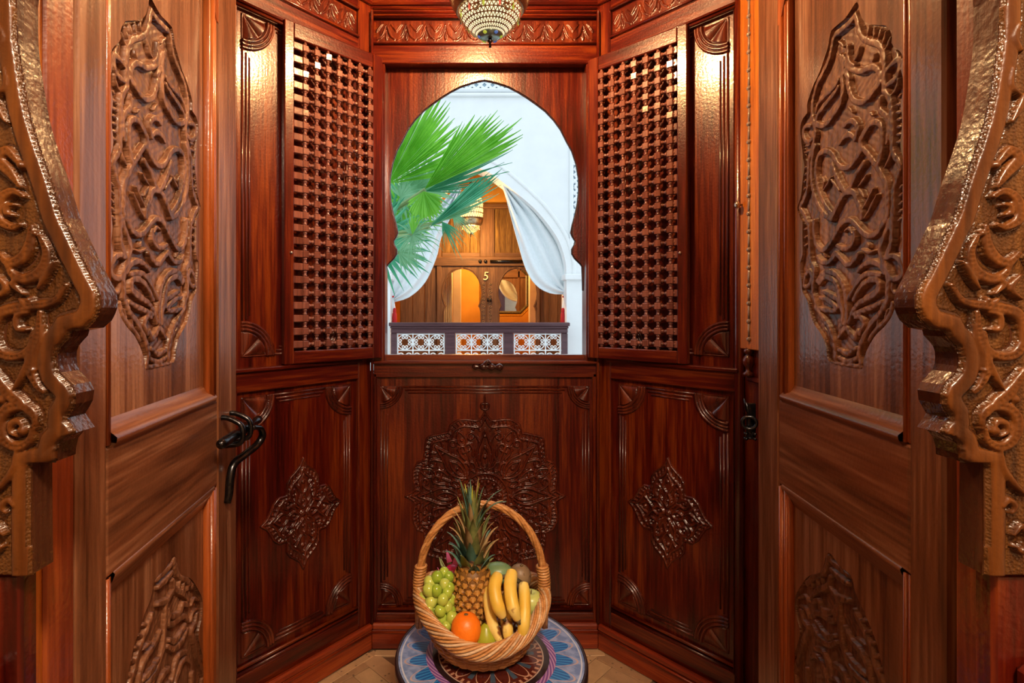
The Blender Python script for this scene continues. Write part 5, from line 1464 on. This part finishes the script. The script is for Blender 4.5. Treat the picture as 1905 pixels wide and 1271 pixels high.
# ------------------------------------------------------------------ the courtyard and the gallery opposite
def A2(px, py, Y):
    return ((px - 860) * Y / 1000, 1.25 + (580 - py) * Y / 1000)


FY = 7.0
fa = empty('facade', (0, FY, 0), label='white courtyard facade with a tall pointed arch opening opposite the window', cat='wall', kind='structure')
ah = [(312, 0), (318, 14), (325, 26), (344, 52), (371, 85), (392, 108), (422, 133), (451, 151), (487, 162), (516, 164)]
acx = (890 - 860) * .007
prof_a = [(h * .007, 1.25 + (580 - y) * .007) for y, h in ah]
prof_a = [tuple(p) for p in spline(prof_a, .05)]
ztop = 6.2
for s in (1, -1):
    pl = [(acx + s * h, z) for h, z in prof_a] + [(acx + s * 1.148, -3.0), (acx + s * 5.0, -3.0), (acx + s * 5.0, ztop), (acx, ztop)]
    MB().prism(pl, 0, .35).build('wall_half', WALLW, fa)
    # raised band round the arch
    off = [(acx + s * (h + .10 + .03 * (1 - i / len(prof_a))), z + .11 * (1 - i / len(prof_a))) for i, (h, z) in enumerate(prof_a)]
    MB().tube([(x, -.003, z) for x, z in off], .028, 8, flat=.6).build('arch_band', WALLW, fa, True)
    xi = acx + s * 1.148
    a, c_ = sorted((xi - s * .03, xi + s * .23))
    MB().box(a, c_, -.05, .37, 1.66, 1.74, .012).build('impost', WALLW, fa)


def lattice(u0, u1, v0, v1, cell):
    """pierced plaster screen of crossing bars in a frame"""
    m = MB(); t = .017
    def bar(x0, z0, x1, z1):
        m.tube([(x0, -.020, z0), (x1, -.020, z1)], t, 4, flat=.7)
    w, h = u1 - u0, v1 - v0
    k = -int(h / cell) - 1
    while k * cell < w:
        for sg in (1, -1):
            a = u0 + k * cell if sg > 0 else u1 - k * cell
            lo, hi = 0.0, h
            # clip to the strip
            def xx(z): return a + sg * z
            zs = [z for z in np.linspace(0, h, 41) if u0 <= xx(z) <= u1]
            if len(zs) > 1: bar(xx(zs[0]), v0 + zs[0], xx(zs[-1]), v0 + zs[-1])
        k += 1
    for a, b_, c_, d in ((u0, v0, u1, v0), (u0, v1, u1, v1), (u0, v0, u0, v1), (u1, v0, u1, v1)):
        m.tube([(a, -.018, b_), (c_, -.018, d)], .026, 4)
    o = m.build('plaster_lattice', LATP, fa); o['kind'] = 'stuff'
    MB().box(u0, u1, -.004, .0, v0, v1, 0).build('lattice_ground', LATB, fa)


lattice(-1.30, 1.98, 4.13, 4.45, .105)
lattice(1.42, 1.575, 2.05, 3.98, .078)
MB().box(-3, 3, -.055, .0, 4.045, 4.085, .01).build('string_course', WALLW, fa)

cy = MB().box(-6, 6, 2.2, 14, -3.2, -3.0, 0).build('courtyard_floor', plain('courtyard_tile', (.55, .50, .44), .6))
props(cy, 'pale paved courtyard floor below the gallery', 'ground', kind='structure')

# gallery behind the arch
gy = empty('gallery', (0, 0, 0), label='ochre gallery room behind the white arch', cat='room', kind='structure')
MB().box(-2.2, 2.5, 6.78, 10.7, .08, .275, 0).build('gallery_floor', plain('gallery_floor_tile', (.35, .22, .14), .5), gy)
MB().box(-2.2, 2.5, 7.35, 10.7, 3.85, 3.95, 0).build('gallery_ceiling', OCHRE, gy)
MB().box(-2.3, -2.2, 7.35, 10.7, .1, 3.95, 0).build('wall_panel', OCHRE, gy)
MB().box(2.5, 2.6, 7.35, 10.7, .1, 3.95, 0).build('wall_panel', OCHRE, gy)
MB().box(-2.3, 2.6, 10.6, 10.7, .1, 3.95, 0).build('wall_panel', OCHRE, gy)
DY = 8.4
zt = A2(0, 382, DY)[1]
MB().box(-2.2, 2.5, DY, DY + .12, zt, 3.9, 0).build('wall_head', OCHRE, gy)

fd = empty('gallery_door', (0, DY, 0), label='old carved wooden double door numbered 5 with two horseshoe openings', cat='door')


def rect(nm, x0, x1, y0, y1, d0, d1, mat, c=.006, parent=fd):
    (a, zb), (b_, za) = A2(x0, y1, DY), A2(x1, y0, DY)
    return MB().box(a, b_, d0, d1, zb, za, c).build(nm, mat, parent)


for k in range(3): rect('plank', 744 + k * 23, 766.4 + k * 23, 495, 700, .02, .06, FW)
for k in range(3): rect('plank', 1003 + k * 18, 1020.4 + k * 18, 495, 700, .02, .06, FW)
rect('post', 812.5, 821, 380, 700, -.02, .08, FW)
rect('post', 999, 1004, 380, 700, -.02, .08, FW)
rect('transom', 742, 1056, 478, 495, -.04, .08, FH)
rect('head_beam', 742, 1056, 380, 388, -.04, .08, FH)
CRV = wood('far_carved_wood', (.07, .028, .010), (.22, .11, .032), (.45, .26, .08), axis='z', rough=.6, coat=0, bump=1.0, stipple=2.5)
rect('panel', 822, 893, 388, 478, .02, .05, CRV)
rect('panel', 920, 998, 388, 478, .02, .05, CRV)
rect('panel', 744, 812, 388, 478, .02, .05, FW)
rect('panel', 1004, 1054, 388, 478, .02, .05, FW)
rect('stile', 893, 920, 388, 478, -.005, .06, FW)
rect('rail', 822, 893, 470, 478, -.005, .06, FH)
rect('rail', 920, 998, 470, 478, -.005, .06, FH)
rect('stile', 904.8, 906, 495, 700, -.012, .06, FW)
SCR = plain('scroll_carving', (.26, .15, .075), .6)
HS = [(500, 0), (501, 6), (503, 12), (507, 19), (513, 25), (521, 30), (532, 34), (545, 35.5), (556, 34.5), (565, 31.5), (570, 29.5), (573, 32), (580, 33.5), (600, 34), (700, 34)]
for cxp, x0, x1 in ((860, 821, 904.8), (963, 906, 999)):
    for s in (1, -1):
        side = x1 if s > 0 else x0
        pts = [A2(cxp + s * h, y, DY) for y, h in HS]
        pl = pts + [A2(side, 700, DY), A2(side, 495, DY), A2(cxp, 495, DY)]
        MB().prism(pl, 0, .05).build('door_leaf', FW, fd)
        MB().tube([(x, -.003, z) for x, z in [A2(cxp + s * (h + 2), y - (2 if h < 20 else 0), DY) for y, h in HS]], .010, 6).build('arch_moulding', FW, fd, True)
for xp in (899, 912):
    m = MB()
    for k in range(14):
        x, z = A2(xp, 528 + k * 7, DY)
        sp = [(x + p[0], -.006, z + p[1]) for p in spiral((0, 0), .024, math.pi / 2 * (k % 2) * 2, .9, 1 if k % 2 else -1, 10)]
        m.tube(sp, .0055, 5)
    m.build('scroll_carving', SCR, fd, True)
x, z = A2(941, 487, DY)
MB().tube([(x - .25, -.06, z), (x + .25, -.06, z)], .022, 8).build('iron_bar', IRON, fd, True)
for xp in (893, 903): MB().ball((A2(xp, 487, DY)[0], -.05, A2(xp, 487, DY)[1]), .028, 10, 6).build('iron_stud', IRON, fd, True)
for xp in (907.5, 912.5): 
    x, z = A2(xp, 558, DY)
    MB().tube([(x, -.03, z - .03), (x, -.035, z + .03)], .014, 8).build('door_pull', IRON, fd, True)
fc = bpy.data.curves.new('number', 'FONT'); fc.body = '5'; fc.size = .185; fc.extrude = .004; fc.align_x = 'CENTER'; fc.shear = .15
fc.materials.append(NUM)
fo = link('door_number', fc, fd); x, z = A2(903, 521, DY); fo.location = (x, -.018, z); fo.rotation_euler = (math.pi / 2, 0, 0)
fo['label'] = 'cream painted number 5'

# inside the far room
x0, zb = A2(818, 700, 9.3); x1, zt2 = A2(842, 470, 9.3)
ic = MB()
nn = 24
pts_ = [(x0 + (x1 - x0) * k / nn, 9.3 + .03 * math.sin(k * 1.9)) for k in range(nn + 1)]
ic.add([(x, y, z) for x, y in pts_ for z in (.32, 2.8)], [(2 * k, 2 * k + 2, 2 * k + 3, 2 * k + 1) for k in range(nn)])
o = ic.build('curtain', CLOTHW, None, True); md = o.modifiers.new('thick', 'SOLIDIFY'); md.thickness = .006
props(o, 'cream curtain hanging inside the left horseshoe opening', 'curtain')
x0, _ = A2(842, 0, 9.8); x1, _ = A2(858, 0, 9.8)
o = MB().box(x0, x1, 9.8, 10.6, .31, 3.84, .01).build('wall_far_pier', CREAM); props(o, 'pinkish wall pier inside the left horseshoe opening', 'wall', kind='structure')
x0, _ = A2(985, 0, 9.6); x1, _ = A2(1006, 0, 9.6)
o = MB().box(x0, x1, 9.6, 9.75, .31, 3.84, .01).build('wall_far_jamb', CREAM); props(o, 'cream wall edge beside the gilt mirror', 'wall', kind='structure')
mr = empty('gilt_mirror', (A2(940, 0, 9.9)[0], 9.9, A2(0, 540, 9.9)[1]), label='gilt octagonal mirror hanging in the far ochre room', cat='mirror')
def octo(w, h, c): return [(-w + c, -h), (w - c, -h), (w, -h + c), (w, h - c), (w - c, h), (-w + c, h), (-w, h - c), (-w, -h + c)]
MB().prism(octo(.40, .40, .14), -.02, -.012).build('glass', MIRR, mr)
MB().tube([(x, -.03, z) for x, z in octo(.415, .415, .145)], .030, 8, closed=True).build('frame', plain('dark_gilt', (.10, .075, .03), .4, .5, noise=.6, scale=40), mr)
MB().tube([(x, -.03, z) for x, z in octo(.460, .460, .16)], .026, 8, closed=True).build('gilt_border', GOLD, mr)
MB().tube([(0, -.0, .48), (0, .25, 1.0), (0, .68, 1.2)], .004, 6).build('hanging_wire', IRON, mr)

lantern('gallery_lantern', (A2(876, 0, 7.75)[0], 7.75, A2(0, 415, 7.75)[1]), 'glowing gilt lantern hanging in the gallery opposite', 1.55, 0, glassmat('lit_gallery_glass2', (1.0, .62, .20), 3.2, .35), 1.25, 30, 9, True)

# ---- curtains of the arch
def curtain(name, inner, outer, label, Y):
    n_p, n_t = 11, 26
    I = spline(inner, .05); O = spline(outer, .05)
    def S(P, t):
        f = t * (len(P) - 1); k = min(int(f), len(P) - 2); return P[k] + (P[k + 1] - P[k]) * (f - k)
    v = []; nu = 44
    for i in range(n_t + 1):
        t = i / n_t
        a, b_ = S(I, t), S(O, t)
        for j in range(nu + 1):
            q = j / nu
            p = a + (b_ - a) * q
            dep = .055 * math.sin(q * 6.5 * math.pi + .6 * math.sin(3 * t)) * (1 - .55 * t)
            v.append((p[0], Y + dep + .05 * t, p[1] + .012 * math.sin(q * 9 + t * 6)))
    f = [(i * (nu + 1) + j, i * (nu + 1) + j + 1, (i + 1) * (nu + 1) + j + 1, (i + 1) * (nu + 1) + j) for i in range(n_t) for j in range(nu)]
    o = link(name, mesh(name, v, f, CLOTH, True))
    md = o.modifiers.new('thick', 'SOLIDIFY'); md.thickness = .008
    return props(o, label, 'curtain', 'white curtains of the courtyard arch')


CYD = 7.18
cr_in = [A2(*p, CYD) for p in ((925, 328), (935, 346), (948, 395), (963, 449), (979, 500), (999, 530), (1026, 545), (1054, 547))]
cr_out = [A2(*p, CYD) for p in ((926, 327), (945, 350), (977, 374), (1001, 394), (1025, 424), (1043, 453), (1054, 490), (1058, 541))]
curtain('arch_curtain', cr_in, cr_out, 'white curtain swept to the right side of the courtyard arch', CYD)
cl_in = [A2(*p, CYD) for p in ((858, 350), (842, 395), (820, 442), (811, 478), (790, 523), (760, 551), (727, 562))]
cl_out = [A2(*p, CYD) for p in ((850, 350), (800, 395), (768, 430), (748, 463), (733, 488), (724, 530), (722, 560))]
curtain('arch_curtain', cl_in, cl_out, 'white curtain swept to the left side behind the palm', CYD)
for xp, s, lab in ((1054, 1, 'white curtain end hanging below its red tie at right'), (727, -1, 'white curtain end hanging below its red tie at left')):
    x, z = A2(xp, 552, CYD)
    ct = empty('curtain_tail', (x, CYD + .04, z), label=lab, cat='curtain', group='curtain ends below the ties')
    m = MB()
    pr = [(.035, .05), (.030, 0), (.05, -.15), (.075, -.5), (.085, -.9)]
    for i, (r_, h) in enumerate(pr):
        pass
    v = []; f = []; ns = 28
    for r_, h in pr:
        for k in range(ns):
            a = 2 * math.pi * k / ns; rr_ = r_ * (1 + .18 * math.sin(7 * a))
            v.append((rr_ * math.cos(a), rr_ * .5 * math.sin(a), h))
    for i in range(len(pr) - 1):
        for k in range(ns): f.append((i * ns + k, i * ns + (k + 1) % ns, (i + 1) * ns + (k + 1) % ns, (i + 1) * ns + k))
    m.add(v, f); m.build('cloth', CLOTH, ct, True)
    MB().tube([(.040 * math.cos(k * .6283), .026 * math.sin(k * .6283), 0) for k in range(10)], .012, 6, closed=True).build('tie_cord', RED, ct, True)
    MB().lathe([(.006, -.02), (.020, -.03), (.024, -.07), (.020, -.085), (.030, -.10), (.036, -.36), (.004, -.365)], 12).build('tassel', RED, ct, True, loc=(-s * .055, -.07, -.13))

# ---- balustrade
BYD = 6.86
ba = empty('balustrade', (0, BYD, 0), label='dark purple wooden balustrade with three white iron grilles', cat='railing')
def br(nm, x0, x1, y0, y1, d0, d1, mat, c=.008):
    (a, zb), (b_, za) = A2(x0, y1, BYD), A2(x1, y0, BYD)
    return MB().box(a, b_, d0, d1, zb, za, c).build(nm, mat, ba)
br('handrail', 724, 1059, 600, 607, -.05, .07, BALW)
br('handrail_moulding', 726, 1057, 607, 611.5, -.03, .05, BALW)
br('rail', 727, 1056, 611.5, 620, -.012, .04, BALW)
br('rail', 727, 1056, 708, 722, -.012, .04, BALW)
for x0, x1 in ((727, 738), (828, 847), (937, 955), (1045, 1056)): br('post', x0, x1, 620, 708, -.010, .04, BALW)
for x0, x1 in ((738, 828), (847, 937), (955, 1045)):
    (a, zb), (b_, za) = A2(x0, 708, BYD), A2(x1, 620, BYD)
    g = MB(); c_ = (b_ - a) / 3
    t_ = .0085
    def bar(p, q): g.tube([(p[0], .012, p[1]), (q[0], .012, q[1])], t_, 5)
    bar((a + .01, za - .012), (b_ - .01, za - .012)); bar((a + .012, zb), (a + .012, za)); bar((b_ - .012, zb), (b_ - .012, za))
    zr = za - .014 - c_
    rowz = [(za - .014, zr), (zr - .11, zr - .11 - c_)]
    for k in (1, 2): bar((a + c_ * k, zb), (a + c_ * k, za))
    bar((a, zr), (b_, zr)); bar((a, zr - .11), (b_, zr - .11))
    for (zt_, zb_) in rowz:
        for k in range(3):
            ce_ = (a + c_ * (k + .5), (zt_ + zb_) / 2)
            g.tube([(x, .012, z) for x, z in arc(ce_, c_ * .46, 0, 360, 20)[:-1]], t_ * .8, 5, closed=True)
            for q in range(8):
                an = math.radians(45 * q + 22.5); fl_ = 1 if q % 2 else -1
                cc = (ce_[0] + c_ * .31 * math.cos(an), ce_[1] + c_ * .31 * math.sin(an))
                g.tube([(x, .012, z) for x, z in spiral(cc, c_ * .115, an, 1.1, fl_, 12, .3)], t_ * .75, 4)
    for k in range(6):
        ce_ = (a + c_ * (k / 2 + .25), zr - .075)
        g.tube([(x, .012, z) for x, z in arc(ce_, c_ * .19, 0, 180, 9)] + [(ce_[0] - c_ * .19, .012, zr - .11)], t_ * .9, 5)
        g.tube([(ce_[0] + c_ * .19, .012, ce_[1]), (ce_[0] + c_ * .19, .012, zr - .11)], t_ * .9, 5)
    g.build('iron_grille', WIRON, ba, True)

# ------------------------------------------------------------------ fan palm in the courtyard
def frond(parent, px, py, Y, a0, a1, n, L, mat, web=.5, seed=1, droop=.0, Lvar=.12, root=None, wk=1.0, peak=None):
    rr = random.Random(seed)
    hx_, hz_ = A2(px, py, Y)
    L = L * Y / 1000
    v = []; f = []
    da = math.radians((a1 - a0) / max(1, n - 1))
    for k in range(n):
        fr = k / max(1, n - 1)
        a = math.radians(a0 + (a1 - a0) * fr)
        ll = L * (1 - rr.uniform(0, Lvar)) * ((1 - .35 * abs(2 * fr - 1) ** 2) if peak is None else (1 - .45 * abs(fr - peak)))
        N = 9
        base = len(v)
        bend = rr.uniform(-.10, .10)
        dy = rr.uniform(-.05, .05) * Y / 4.5
        for i in range(N + 1):
            t = i / N
            half = abs(da) * .5 * 1.30 * ll * t if t <= web else abs(da) * .5 * 1.30 * ll * web * max(.03, (1 - (t - web) / (1 - web)) ** .8)
            half *= wk
            aa = a + bend * max(0, t - web) ** 1.5
            cx_, cz_ = hx_ + math.cos(aa) * ll * t, hz_ + math.sin(aa) * ll * t - droop * ll * max(0, t - .35) ** 2
            nx_, nz_ = -math.sin(aa), math.cos(aa)
            yy = Y - .10 * t * ll + dy * t
            pl = .012 * min(1, t * 3) * ll
            v += [(cx_ - nx_ * half, yy + pl, cz_ - nz_ * half), (cx_, yy - pl * .6, cz_), (cx_ + nx_ * half, yy + pl, cz_ + nz_ * half)]
        for i in range(N):
            b0 = base + 3 * i
            f += [(b0, b0 + 1, b0 + 4, b0 + 3), (b0 + 1, b0 + 2, b0 + 5, b0 + 4)]
    o = link('frond', mesh('frond', v, f, mat), parent)
    if root is not None:
        m_ = Vector(((root[0] + hx_) / 2, (root[1] + Y) / 2, (root[2] + hz_) / 2 + .05))
        MB().tube(spline([root, tuple(m_), (hx_, Y + .004, hz_)], .06), .014, 6).build('petiole', PET, o, True)
    return o


PET = plain('palm_stalk', (.24, .36, .13), .5)
PTR = wood('palm_trunk', (.07, .05, .035), (.14, .10, .07), (.22, .17, .12), axis='x', rough=.8, coat=0, bump=.8)
pt = empty('fan_palm', (0, 0, 0), label='green fan palm leaning in from the left of the courtyard', cat='palm tree')
RT = (-1.02, 4.72, 1.75)
tr = MB(); pf = []
for k in range(24):
    z = -3.0 + 4.75 * k / 23
    pf += [(.13, z), (.105, z + .10), (.10, z + .19)]
tr.lathe(pf, 14); tr.build('trunk', PTR, pt, True, loc=(-1.02, 4.72, 0))
frond(pt, 722, 342, 4.45, 88, 8, 34, 205, LF1, .72, 3, root=RT, peak=.35)
frond(pt, 790, 352, 4.20, 60, 24, 18, 225, LF1, .74, 5, root=RT, peak=.7)
frond(pt, 792, 356, 4.26, 32, -4, 15, 190, LF2, .40, 8, root=RT, peak=.2, Lvar=.25)
frond(pt, 788, 356, 4.16, -20, -140, 18, 62, LF1, .75, 9)
frond(pt, 798, 424, 4.05, 46, 30, 9, 175, LF2, .75, 11, root=RT, peak=.5)
frond(pt, 800, 418, 4.10, 42, 16, 9, 165, LF3, .55, 13, peak=.5, Lvar=.3)
frond(pt, 767, 437, 3.95, 150, -170, 30, 66, LF3, .25, 15, root=RT, droop=.5, Lvar=.4, peak=.5)
frond(pt, 767, 437, 3.93, 100, 60, 7, 50, LF1, .5, 16, peak=.5)
frond(pt, 822, 412, 4.15, -25, -85, 11, 78, LF2, .35, 17, droop=.25, Lvar=.4, root=RT)
frond(pt, 842, 398, 4.2, -22, -80, 9, 72, LF3, .3, 18, droop=.3, Lvar=.4)
for k in range(16):
    rr = random.Random(50 + k)
    frond(pt, rr.uniform(712, 778), rr.uniform(345, 428), 4.5 + .04 * k, rr.uniform(20, 200), rr.uniform(-140, 10), 16, rr.uniform(55, 95), [LF3, LF2, LF3, LF1][k % 4], .3, 60 + k, droop=.3, Lvar=.4)
frond(pt, 742, 470, 4.0, 60, -80, 14, 60, LF3, .45, 90, droop=.3, root=RT)
frond(pt, 700, 455, 4.3, 170, -100, 26, 120, LF2, .4, 91, droop=.3, root=RT)
frond(pt, 690, 380, 4.6, 190, 60, 24, 190, LF1, .5, 92, root=RT)
